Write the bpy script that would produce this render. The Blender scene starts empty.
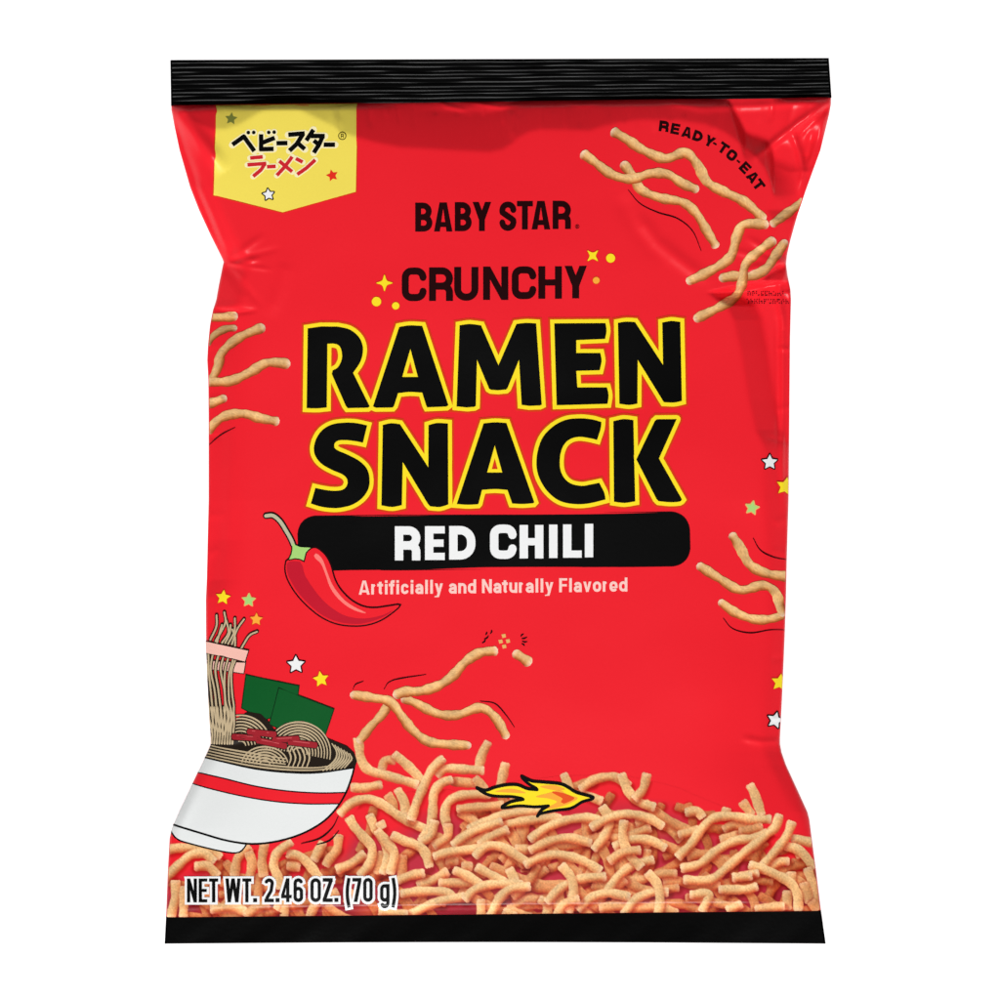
# A pillow bag of crunchy ramen snack lying on an added, self-glowing white ground, seen from straight above.
import bpy, math, random
import numpy as np
from mathutils import Vector
from mathutils.geometry import delaunay_2d_cdt

random.seed(7)
rng = np.random.default_rng(7)
PX = 0.00025                       # one artwork unit = a quarter of a millimetre
CAM_D = 3.0                        # camera height above the seals
LIFT = 0.0                         # set after the back is built
sc = bpy.context.scene
COL = sc.collection

# ------------------------------------------------------------------ colour
def s2l(c):
    c = np.asarray(c, float) / 255.0
    return np.where(c <= 0.04045, c / 12.92, ((c + 0.055) / 1.055) ** 2.4)

# ------------------------------------------------------------------ outline of the bag
def interp(pts):
    a = np.array(pts, float)
    return lambda t: np.interp(t, a[:, 0], a[:, 1])
Lf = interp([(90,171),(110,171.3),(125,174.2),(150,179.5),(187,190),(210,199),(235,210.5),(258,222),(262,223.6),(266,222.7),(285,218.8),(300,216.2),(310,213),(325,210),(345,208),(360,207.2),(380,208.3),(420,208.6),(500,208.6),(580,206.8),(600,205.8),(640,206),(680,207.5),(720,209.6),(738,211),(744,211),(750,208.5),(760,204),(785,192),(810,180),(828,172),(838,169.6),(870,167.8),(918,166)])
Rf = interp([(90,831),(104,831),(115,829),(150,820.5),(190,806),(215,797.5),(240,790.5),(255,787),(264,786),(275,787.5),(290,790.5),(300,791),(340,790),(500,788.6),(560,786.8),(600,786),(640,784.6),(700,782),(738,780),(744,780),(752,781.5),(765,786),(790,797.5),(812,807.5),(820,809.5),(840,812),(870,816),(911,821)])
def ytop(x): return 105.0 - 8.0 * (x - 171.0) / 660.0
def ybot(x): return 917.5 - 6.5 * (x - 166.0) / 655.0
_ys = np.arange(90, 920, 1.0)
def smooth(f, s):
    v = f(_ys); k = np.exp(-0.5 * (np.arange(-3*s, 3*s+1) / s) ** 2); k /= k.sum()
    p = np.pad(v, 3*s, mode='edge'); v = np.convolve(p, k, 'valid')
    return lambda y: np.interp(y, _ys, v)
Ls, Rs = smooth(Lf, 18), smooth(Rf, 18)

# ------------------------------------------------------------------ relief of the front film
def circ(d, w):
    u = np.clip(d / w, 0, 1)
    return np.sqrt(np.clip(1 - (1 - u) ** 2, 0, 1))
def sp(d, s):                                   # soft ramp
    return s * np.logaddexp(0, np.clip(d / s, -60, 60))
def ramp(d, s, cap):                            # soft ramp that levels off
    return sp(d, s) - sp(d - cap, s * 1.5)
Ct = interp([(160,104),(171,106),(190,120),(212,129),(225,129),(240,124),(262,111),(277,105),(290,105),(315,117),(334,126),(340,132),(357,137),(375,142),(400,147),(450,150),(490,152),(503,149),(511,144),(519,137),(528,132),(540,129.5),(560,129.5),(590,130.5),(600,127),(620,122),(640,119.5),(680,120),(705,124),(725,132),(740,143),(755,156),(765,168),(771,182),(774,196),(790,202),(831,200)])
Ct2 = interp([(160,60),(725,90),(745,160),(752,160),(772,144),(800,123),(831,100)])
Cr = interp([(90,800),(170,771),(182,773),(195,773),(210,768),(218,772),(230,790),(255,800),(272,796),(280,775),(287,730),(292,708),(298,714),(306,727),(320,734),(350,741),(400,749),(430,756),(445,764),(460,772),(475,783),(490,790),(520,783),(560,786),(600,792),(920,840)])
Cl = interp([(90,150),(280,190),(300,215),(310,240),(330,244),(370,240),(420,238),(470,236),(540,236),(580,228),(600,216),(620,205),(920,140)])
_pr = random.Random(5)
PLEATS = []
for _x in list(range(366, 822, 17)) + [183, 197]:                # short puckers hanging from the top seal
    _x += _pr.uniform(-6, 6); _l = _pr.uniform(9, 30); _d = (500 - _x) / 330 * _pr.uniform(.1, .5) * _l
    PLEATS.append(([(_x, 101), (_x + _d * .5, 104 + _l * .5), (_x + _d, 104 + _l)], _pr.uniform(1.8, 3.6), _pr.choice([-1, 1]) * _pr.uniform(.25, .8)))
for _a in (-34, -14, 9, 30, 50):                                   # puckers running in from the two waists
    _l = _pr.uniform(26, 62)
    for _cx, _cy, _s in ((224, 262, 1), (786, 264, -1)):
        _dx, _dy = math.cos(math.radians(_a)) * _s, math.sin(math.radians(_a))
        PLEATS.append(([(_cx, _cy), (_cx + _dx * _l * .5, _cy + _dy * _l * .5 + _pr.uniform(-2, 2)), (_cx + _dx * _l, _cy + _dy * _l)], _pr.uniform(2.2, 4.2), _pr.choice([-1, 1]) * _pr.uniform(.5, 1.1)))
for _y in (352, 398, 447, 505, 560, 610, 668, 712):                 # nicks along the side edges
    for _e, _s in ((Lf, 1), (Rf, -1)):
        _yy = _y + _pr.uniform(-14, 14); _l = _pr.uniform(8, 26); _x0 = float(_e(_yy))
        PLEATS.append(([(_x0, _yy), (_x0 + _s * _l, _yy + _pr.uniform(-6, 6))], _pr.uniform(2.5, 5), _pr.choice([-1, 1]) * _pr.uniform(.3, .9)))
RIDGES = PLEATS + [  # polyline, half-width, height
    ([(171,107),(186,124),(204,145),(226,172)], 9.0, 5.2),
    ([(172,110),(184,150),(200,195),(222,250)], 4.5, -2.6),
    ([(196,180),(212,214),(226,246),(228,262)], 4.5, 2.6),
    ([(223,262),(236,264),(262,258)], 3.5, 1.6),
    ([(222,266),(232,276),(246,296)], 5.0, -1.2),
    ([(213,309),(236,313),(258,310)], 2.6, -1.5),
    ([(286,262),(280,290),(268,318)], 9.0, 0.9),
    ([(831,101),(800,122),(772,144),(752,160)], 4.2, 3.2),
    ([(829,106),(806,128),(796,140)], 3.4, -3.0),
    ([(792,132),(799,152),(803,172),(799,196)], 4.0, 3.4),
    ([(812,130),(808,150),(805,164)], 3.4, -2.2),
    ([(826,112),(818,140),(806,176)], 3.2, 2.0),
    ([(786,264),(776,270),(762,280),(736,287)], 3.2, -2.6),
    ([(786,262),(770,262),(748,270)], 5.0, 1.8),
    ([(787,268),(780,284),(779,302),(784,330)], 3.6, 2.4),
    ([(783,300),(783,380),(782,470),(784,520)], 3.0, 1.8),
    ([(777,320),(778,400),(779,460)], 3.0, -1.2),
    ([(636,214),(656,242),(690,268),(716,284)], 8.0, 1.7),
    ([(618,196),(640,232),(668,262)], 10.0, -0.9),
    ([(211,741),(226,742),(250,736)], 4.0, 1.2),
    ([(780,741),(762,742),(740,738)], 4.0, 1.3),
    ([(211,744),(198,782),(186,812),(172,842)], 7.0, 1.4),
    ([(780,745),(792,780),(802,815),(812,860)], 7.0, 1.4),
    ([(440,100),(446,106),(470,111)], 2.6, 1.0),
    ([(470,102),(500,107),(524,104)], 2.4, 1.2),
    ([(512,110),(511,124),(514,140)], 4.0, 1.0),
    ([(560,101),(580,105),(604,103)], 2.4, 0.9),
    ([(660,100),(700,108),(760,106),(829,101)], 4.0, 1.4),
    ([(226,330),(233,420),(229,520),(222,600)], 8.0, 0.8),
    ([(330,104),(332,116),(345,128)], 5.0, 0.7),
]
def seg_dist(x, y, pl):
    best = np.full(x.shape, 1e9); tt = np.zeros(x.shape)
    P = np.array(pl, float); seg = np.hypot(*np.diff(P, axis=0).T); cum = np.r_[0, np.cumsum(seg)]
    for i in range(len(P) - 1):
        a, b = P[i], P[i+1]; d = b - a; L2 = d @ d
        t = np.clip(((x - a[0]) * d[0] + (y - a[1]) * d[1]) / L2, 0, 1)
        q = np.hypot(x - a[0] - t * d[0], y - a[1] - t * d[1])
        m = q < best; best = np.where(m, q, best); tt = np.where(m, (cum[i] + t * seg[i]) / cum[-1], tt)
    return best, tt
_W = [(rng.uniform(-1, 1, 2) * f, rng.uniform(0, 6.28), a) for f, a in
      [(0.012, 1.1)] * 4 + [(0.03, 0.35)] * 6 + [(0.07, 0.09)] * 8 + [(0.16, 0.02)] * 8]
def relief(x, y):
    x = np.asarray(x, float); y = np.asarray(y, float)
    dl, dr = x - Lf(y), Rf(y) - x
    dt, db = y - ytop(x), ybot(x) - y
    sl, sr = x - Ls(y), Rs(y) - x
    cx = np.clip((x - 500) / 310.0, -1, 1); cy = np.clip((y - 510) / 410.0, -1, 1)
    h = 18 + 18 * np.clip(np.cos(cx * math.pi / 2), 0, 1) ** 0.9 * np.clip(np.cos(cy * math.pi / 2), 0, 1) ** 0.35
    h = h - 0.50 * ramp(Ct(x) - y, 0.9, 40)
    h = h - 0.42 * ramp(Ct2(x) - y, 1.6, 46)
    h = h - 0.66 * ramp(x - Cr(y), 1.1, 34) * np.clip(1 - np.clip(Ct(x) - y, 0, 30) / 30, 0, 1)
    h = h - 0.85 * ramp(Cl(y) - x, 6.0, 24)
    n = np.zeros(x.shape)
    for f, p, a in _W:
        n += a * np.sin(f[0] * x + f[1] * y + p)
    h = h + n * 0.72
    # fine tension wrinkles running out of the two seals
    for dd, k in ((dt, 0.35), (db, 0.5)):
        h = h + k * np.exp(-np.clip(dd, 0, None) / 16.0) * (np.sin(x * 0.11 + 2.2 * np.sin(x * 0.021)) + 0.6 * np.sin(x * 0.27 + 1.3))
    lo = np.clip((y - 500) / 120, 0, 1)
    h = h - 9 * lo * (np.exp(-(np.clip(dr, 0, None) / 48) ** 2) + np.exp(-(np.clip(dl, 0, None) / 48) ** 2))
    h = 1.5 + sp(h - 1.5, 1.2)
    for d_, k_ in ((dl, 0.85), (dr, 0.80)):
        d_ = np.clip(d_, 0, None); he = k_ * d_ + 2.2 * circ(d_, 2.0)
        h = -1.6 * np.logaddexp(-h / 1.6, -he / 1.6)
    for pl, w, a in RIDGES:
        P = np.array(pl); m = (x > P[:,0].min() - 4*w) & (x < P[:,0].max() + 4*w) & (y > P[:,1].min() - 4*w) & (y < P[:,1].max() + 4*w)
        if not m.any(): continue
        d, t = seg_dist(x[m], y[m], pl)
        g = a * np.exp(-0.5 * (d / (w * 0.62)) ** 2) * np.clip(4 * (1 - t), 0.0, 1) * np.clip(0.25 + 6 * t, 0, 1)
        h[m] = h[m] + g
    h = np.maximum(h, 0)
    edge = circ(np.clip(dl, 0, None), 1.5) * circ(np.clip(dr, 0, None), 1.5) * circ(np.clip(dt, 0, None), 8) * circ(np.clip(db, 0, None), 11)
    return h * edge

def world(x, y, h):
    s = 1.0 - (h * PX) / CAM_D
    return (x - 500.0) * PX * s, (500.0 - y) * PX * s, h * PX + LIFT

def clampxy(x, y, m=0.6):
    y = np.clip(y, ytop(x) + 0.3, ybot(x) - 0.3)
    x = np.clip(x, Lf(y) + m, Rf(y) - m)
    return x, y

def surf(x, y, off):
    """points on the front film lifted along its normal, and the normals"""
    e = 0.5
    h = relief(x, y)
    gx = (relief(x + e, y) - relief(x - e, y)) / (2 * e)
    gy = (relief(x, y + e) - relief(x, y - e)) / (2 * e)
    g = np.hypot(gx, gy); k = np.where(g > 3.0, 3.0 / np.maximum(g, 1e-6), 1.0); gx = gx * k; gy = gy * k
    n = np.stack([-gx, gy, np.ones_like(gx)], -1); n /= np.linalg.norm(n, axis=-1, keepdims=True)
    X, Y, Z = world(x, y, h)
    P = np.stack([X, Y, Z], -1) + n * (off * PX)
    return P, n

# ------------------------------------------------------------------ materials
def new_mat(name):
    m = bpy.data.materials.new(name); m.use_nodes = True
    nt = m.node_tree; nt.nodes.clear()
    o = nt.nodes.new('ShaderNodeOutputMaterial'); b = nt.nodes.new('ShaderNodeBsdfPrincipled')
    nt.links.new(b.outputs[0], o.inputs[0])
    return m, nt, b
def film_bump(nt, b, strength=0.12):
    tc = nt.nodes.new('ShaderNodeTexCoord')
    n = nt.nodes.new('ShaderNodeTexNoise'); n.inputs['Scale'].default_value = 900; n.inputs['Detail'].default_value = 3
    bp = nt.nodes.new('ShaderNodeBump'); bp.inputs['Strength'].default_value = strength; bp.inputs['Distance'].default_value = 0.0001
    nt.links.new(tc.outputs['Object'], n.inputs['Vector']); nt.links.new(n.outputs['Fac'], bp.inputs['Height'])
    nt.links.new(bp.outputs['Normal'], b.inputs['Normal'])
    n2 = nt.nodes.new('ShaderNodeTexNoise'); n2.inputs['Scale'].default_value = 35; n2.inputs['Detail'].default_value = 2
    mr = nt.nodes.new('ShaderNodeMapRange'); mr.inputs['To Min'].default_value = ROUGH - 0.05; mr.inputs['To Max'].default_value = ROUGH + 0.05
    nt.links.new(tc.outputs['Object'], n2.inputs['Vector']); nt.links.new(n2.outputs['Fac'], mr.inputs['Value'])
    nt.links.new(mr.outputs['Result'], b.inputs['Roughness'])
ROUGH = 0.30
SPEC = 0.15
_M = {}
def ink(name, rgb, var=0.03):
    if name in _M: return _M[name]
    m, nt, b = new_mat(name)
    c = s2l(rgb)
    tc = nt.nodes.new('ShaderNodeTexCoord'); n = nt.nodes.new('ShaderNodeTexNoise')
    n.inputs['Scale'].default_value = 2600; n.inputs['Detail'].default_value = 2
    mx = nt.nodes.new('ShaderNodeMix'); mx.data_type = 'RGBA'
    mx.inputs['A'].default_value = (*(c * (1 - var)), 1); mx.inputs['B'].default_value = (*np.clip(c * (1 + var), 0, 1), 1)
    nt.links.new(tc.outputs['Object'], n.inputs['Vector']); nt.links.new(n.outputs['Fac'], mx.inputs['Factor'])
    nt.links.new(mx.outputs['Result'], b.inputs['Base Color'])
    b.inputs['Specular IOR Level'].default_value = SPEC
    film_bump(nt, b)
    m.diffuse_color = (*c, 1)
    _M[name] = m
    return m
RED = (240, 34, 46)
BLACK = (4, 4, 4)
m_red = ink('red_film', RED)
m_black = ink('black_ink', BLACK)
m_yellow = ink('yellow_ink', (255, 226, 40))
m_halo = ink('orange_ink', (214, 62, 22))
m_badge = ink('pale_yellow_ink', (246, 224, 92))
m_cream = ink('cream_ink', (253, 240, 190))
m_maroon = ink('maroon_ink', (34, 3, 6))
m_white = ink('white_ink', (242, 242, 242))
m_offwhite = ink('bowl_white_ink', (232, 234, 233))
m_pink = ink('pale_pink_ink', (255, 205, 196))
m_chop = ink('salmon_ink', (246, 190, 176))
m_green = ink('leaf_green_ink', (168, 214, 120))
m_nori = ink('dark_green_ink', (14, 88, 38))
m_norik = ink('deep_green_ink', (8, 42, 18))
m_beige = ink('beige_ink', (196, 175, 140))
m_beiged = ink('grey_beige_ink', (150, 134, 108))
m_stem = ink('olive_ink', (190, 186, 156))
m_dred = ink('crimson_ink', (196, 24, 46))
m_hi = ink('coral_ink', (255, 128, 120))
m_meat = ink('brick_red_ink', (160, 36, 46))
m_orange = ink('amber_ink', (252, 172, 60))
m_flame = ink('flame_red_ink', (232, 84, 34))
m_tan = ink('tan_ink', (232, 178, 104))
m_olive = ink('moss_ink', (132, 138, 62))
m_badred = ink('cherry_ink', (208, 38, 48))

m_pile, nt, b = new_mat('noodle_photo_print')
at = nt.nodes.new('ShaderNodeAttribute'); at.attribute_name = 'print'
nt.links.new(at.outputs['Color'], b.inputs['Base Color'])
b.inputs['Specular IOR Level'].default_value = SPEC
film_bump(nt, b)

m_seal, nt, b = new_mat('black_crimped_film')
b.inputs['Base Color'].default_value = (0.0012, 0.0012, 0.0012, 1)
b.inputs['Specular IOR Level'].default_value = 0.07
film_bump(nt, b, 0.25)
m_inner, nt, b = new_mat('plain_red_back_film')
b.inputs['Base Color'].default_value = (*s2l(RED), 1); b.inputs['Specular IOR Level'].default_value = SPEC
film_bump(nt, b)

# ------------------------------------------------------------------ mesh building
def link(name, me, parent, mats):
    o = bpy.data.objects.new(name, me); COL.objects.link(o)
    for m in mats: me.materials.append(m)
    if parent is not None: o.parent = parent
    return o
def make_mesh(name, V, F, N=None, mi=None):
    me = bpy.data.meshes.new(name)
    V = np.asarray(V, float)
    me.from_pydata(V.tolist(), [], F if isinstance(F, list) else F.tolist())
    me.polygons.foreach_set('use_smooth', [True] * len(me.polygons))
    if mi is not None: me.polygons.foreach_set('material_index', mi)
    me.update()
    if N is not None: me.normals_split_custom_set_from_vertices(np.asarray(N, float).tolist())
    return me

BASE_OFF, LAYER = 0.30, 0.07
STEP = 2.6
def inside(poly, px, py):
    P = np.asarray(poly, float); x0, y0 = P[:, 0], P[:, 1]; x1, y1 = np.roll(x0, -1), np.roll(y0, -1)
    c = np.zeros(px.shape, bool)
    for a, b_, c_, d in zip(x0, y0, x1, y1):
        if b_ == d: continue
        m = ((b_ > py) != (d > py)) & (px < (c_ - a) * (py - b_) / (d - b_) + a)
        c ^= m
    return c
def tess(solids, holes=()):
    """union of the solid polygons minus the holes, clipped to the bag, finely triangulated"""
    faces, verts = [], []
    for p in list(solids) + list(holes):
        p = [tuple(map(float, q)) for q in p]
        if area(p) < 0: p = p[::-1]
        faces.append(list(range(len(verts), len(verts) + len(p)))); verts += p
    ns = len(solids)
    A = np.array(verts)
    x0, y0 = A.min(0); x1, y1 = A.max(0)
    polys = [np.array([verts[i] for i in f]) for f in faces]
    M = 1.0
    g = []
    gx = np.arange(math.floor(x0 / STEP) * STEP, x1 + STEP, STEP); gy = np.arange(math.floor(y0 / STEP) * STEP, y1 + STEP, STEP)
    GX, GY = np.meshgrid(gx, gy); GX = GX + (np.arange(len(gy)) % 2)[:, None] * STEP / 2
    GX = GX.ravel() + 0.013; GY = GY.ravel() + 0.017
    near = (GX - Lf(GY) < 16) | (Rf(GY) - GX < 16)
    g = list(zip(GX, GY))
    if near.any():
        ex, ey = GX[near], GY[near]
        for dx, dy in ((STEP / 2, 0), (0, STEP / 2), (STEP / 2, STEP / 2)): g += list(zip(ex + dx, ey + dy))
    # only keep grid points that fall inside some solid
    G = np.array(g); keep = np.zeros(len(G), bool)
    for f in faces[:ns]:
        P = np.array([verts[i] for i in f]); bb = (G[:,0] > P[:,0].min()) & (G[:,0] < P[:,0].max()) & (G[:,1] > P[:,1].min()) & (G[:,1] < P[:,1].max()) & ~keep
        if bb.any():
            idx = np.where(bb)[0]; keep[idx] = inside(P, G[idx,0], G[idx,1])
    G = G[keep]
    edges = [(f[k-1], f[k]) for f in faces for k in range(len(f))]
    if x0 < 230 or x1 > 770 or y1 > 905 or y0 < 108:        # the outline of the bag cuts what runs past it
        yy = np.arange(max(y0 - 6, 104), min(y1 + 6, 917), 2.0); n0 = len(verts)
        for X_ in (Lf(yy) + M, Rf(yy) - M):
            k0 = len(verts); verts += list(zip(X_, yy)); edges += [(k0 + k, k0 + k + 1) for k in range(len(yy) - 1)]
    vv = [Vector(v) for v in verts] + [Vector(p) for p in G]
    V, E, F, ov, oe, of = delaunay_2d_cdt(vv, edges, [], 0, 1e-5)
    V = np.array([tuple(v) for v in V]); F = np.array([list(f) for f in F])
    c = V[F].mean(1); keep = np.zeros(len(c), bool)
    for P in polys[:ns]:
        bb = np.where((c[:,0] >= P[:,0].min()) & (c[:,0] <= P[:,0].max()) & (c[:,1] >= P[:,1].min()) & (c[:,1] <= P[:,1].max()) & ~keep)[0]
        if len(bb): keep[bb] = inside(P, c[bb,0], c[bb,1])
    for P in polys[ns:]: keep &= ~inside(P, c[:,0], c[:,1])
    keep &= (c[:,0] > Lf(c[:,1]) + M) & (c[:,0] < Rf(c[:,1]) - M)
    t = V[F]; ar = np.abs((t[:,1,0]-t[:,0,0])*(t[:,2,1]-t[:,0,1]) - (t[:,1,1]-t[:,0,1])*(t[:,2,0]-t[:,0,0])); keep &= ar > 1e-6
    return V, F[keep].tolist()
def decal(name, layers, parent):
    """layers: list of (solids, holes, material, level)"""
    Vs, Fs, Ns, MI, mats, base = [], [], [], [], [], 0
    for solids, holes, mat, lev in layers:
        if not solids: continue
        V, F = tess(solids, holes)
        if not F: continue
        used = sorted({i for f in F for i in f}); rm = {u: k for k, u in enumerate(used)}
        V = V[used]; F = [[rm[i] for i in f] for f in F]
        x, y = clampxy(V[:, 0], V[:, 1])
        P, N = surf(x, y, BASE_OFF + LAYER * lev)
        if mat not in mats: mats.append(mat)
        for f in F:
            a, b_, c = (V[i] for i in f[:3])
            # seen from above with y flipped: keep faces turned up
            if (b_[0]-a[0]) * (c[1]-a[1]) - (b_[1]-a[1]) * (c[0]-a[0]) > 0: f = f[::-1]
            Fs.append([i + base for i in f]); MI.append(mats.index(mat))
        Vs.append(P); Ns.append(N); base += len(P)
    me = make_mesh(name, np.vstack(Vs), Fs, np.vstack(Ns), MI)
    return link(name, me, parent, mats)

# --- 2-D drawing helpers (artwork units)
def tr(ox, oy, s, pts): return [(ox + p[0] / s, oy + p[1] / s) for p in pts]
def catmull(P, step=2.0):
    P = [np.array(p, float) for p in P]
    if len(P) < 3:
        n = max(2, int(np.hypot(*(P[1] - P[0])) / step)); return [tuple(P[0] + (P[1] - P[0]) * k / n) for k in range(n + 1)]
    Q = [2 * P[0] - P[1]] + P + [2 * P[-1] - P[-2]]; out = []
    for i in range(1, len(Q) - 2):
        n = max(2, int(np.hypot(*(Q[i+1] - Q[i])) / step))
        for k in range(n):
            t = k / n; a, b_, c, d = Q[i-1], Q[i], Q[i+1], Q[i+2]
            out.append(tuple(0.5 * (2*b_ + (c-a)*t + (2*a-5*b_+4*c-d)*t*t + (3*b_-a-3*c+d)*t**3)))
    out.append(tuple(Q[-2])); return out
def closed(P, step=3.0):
    P = [np.array(p, float) for p in P]; n0 = len(P); out = []
    for i in range(n0):
        a, b_, c, d = P[i-1], P[i], P[(i+1) % n0], P[(i+2) % n0]
        n = max(1, int(np.hypot(*(c - b_)) / step))
        for k in range(n):
            t = k / n; out.append(tuple(0.5 * (2*b_ + (c-a)*t + (2*a-5*b_+4*c-d)*t*t + (3*b_-a-3*c+d)*t**3)))
    return out
def disc(x, y, r, n=16, ry=None): return [(x + r * math.cos(6.28318 * k / n), y + (ry or r) * math.sin(6.28318 * k / n)) for k in range(n)]
def stroke(pl, w, cap=True, joint=True):
    """polygons of a line of full width w"""
    out = []; r = w / 2
    for i in range(len(pl) - 1):
        (x0, y0), (x1, y1) = pl[i], pl[i+1]; L = math.hypot(x1-x0, y1-y0)
        if L < 1e-6: continue
        nx, ny = -(y1-y0) / L * r, (x1-x0) / L * r
        out.append([(x0+nx, y0+ny), (x1+nx, y1+ny), (x1-nx, y1-ny), (x0-nx, y0-ny)])
        if joint and i > 0: out.append(disc(x0, y0, r, 10))
    if cap: out += [disc(*pl[0], r, 10), disc(*pl[-1], r, 10)]
    return out
def taper(pl, w0, w1, w2):
    """thin pen line, thickest in the middle"""
    n = len(pl); Lh, Rh = [], []
    for i, (x, y) in enumerate(pl):
        a = pl[max(i-1, 0)]; b_ = pl[min(i+1, n-1)]; L = math.hypot(b_[0]-a[0], b_[1]-a[1]) or 1
        t = i / (n - 1); w = (w0 + (w1 - w0) * t * 2 if t < 0.5 else w1 + (w2 - w1) * (t - 0.5) * 2) / 2
        nx, ny = -(b_[1]-a[1]) / L * w, (b_[0]-a[0]) / L * w
        Lh.append((x+nx, y+ny)); Rh.append((x-nx, y-ny))
    return [Lh + Rh[::-1]]
def area(p): return 0.5 * sum(p[i-1][0] * p[i][1] - p[i][0] * p[i-1][1] for i in range(len(p)))
def grow(p, w):
    """polygon grown by w with mitred corners, as a set of polygons to unite"""
    if area(p) < 0: p = p[::-1]
    out = [p]; n = len(p)
    for i in range(n):
        a, b_, c = p[i-1], p[i], p[(i+1) % n]
        def nrm(u, v):
            L = math.hypot(v[0]-u[0], v[1]-u[1]) or 1; return ((v[1]-u[1]) / L, -(v[0]-u[0]) / L)
        n1, n2 = nrm(a, b_), nrm(b_, c)
        out.append([b_, c, (c[0]+n2[0]*w, c[1]+n2[1]*w), (b_[0]+n2[0]*w, b_[1]+n2[1]*w)])
        cr = n1[0]*n2[1] - n1[1]*n2[0]; dt = n1[0]*n2[0] + n1[1]*n2[1]
        if cr > 1e-3:
            if dt > -0.35:
                k = w / (1 + dt); out.append([b_, (b_[0]+n1[0]*w, b_[1]+n1[1]*w), (b_[0]+(n1[0]+n2[0])*k, b_[1]+(n1[1]+n2[1])*k), (b_[0]+n2[0]*w, b_[1]+n2[1]*w)])
            else: out.append(disc(*b_, w, 12))
    return out
def shrink_hole(p, w):                         # a counter made smaller by w
    if area(p) < 0: p = p[::-1]
    n = len(p); q = []
    for i in range(n):
        a, b_, c = p[i-1], p[i], p[(i+1) % n]
        def nrm(u, v):
            L = math.hypot(v[0]-u[0], v[1]-u[1]) or 1; return (-(v[1]-u[1]) / L, (v[0]-u[0]) / L)
        n1, n2 = nrm(a, b_), nrm(b_, c); dt = n1[0]*n2[0] + n1[1]*n2[1]; k = w / max(1 + dt, 0.15)
        q.append((b_[0]+(n1[0]+n2[0])*k, b_[1]+(n1[1]+n2[1])*k))
    return q if area(q) > 0.5 else None
def star(cx, cy, R, r=None, rot=0, n=5):
    r = r or R * 0.46
    return [(cx + (R if k % 2 == 0 else r) * math.sin(rot + k * math.pi / n), cy - (R if k % 2 == 0 else r) * math.cos(rot + k * math.pi / n)) for k in range(2 * n)]
def arc(cx, cy, rx, ry, a0, a1, n=8): return [(cx + rx * math.cos(math.radians(a0 + (a1-a0) * k / n)), cy + ry * math.sin(math.radians(a0 + (a1-a0) * k / n))) for k in range(n + 1)]

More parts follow.
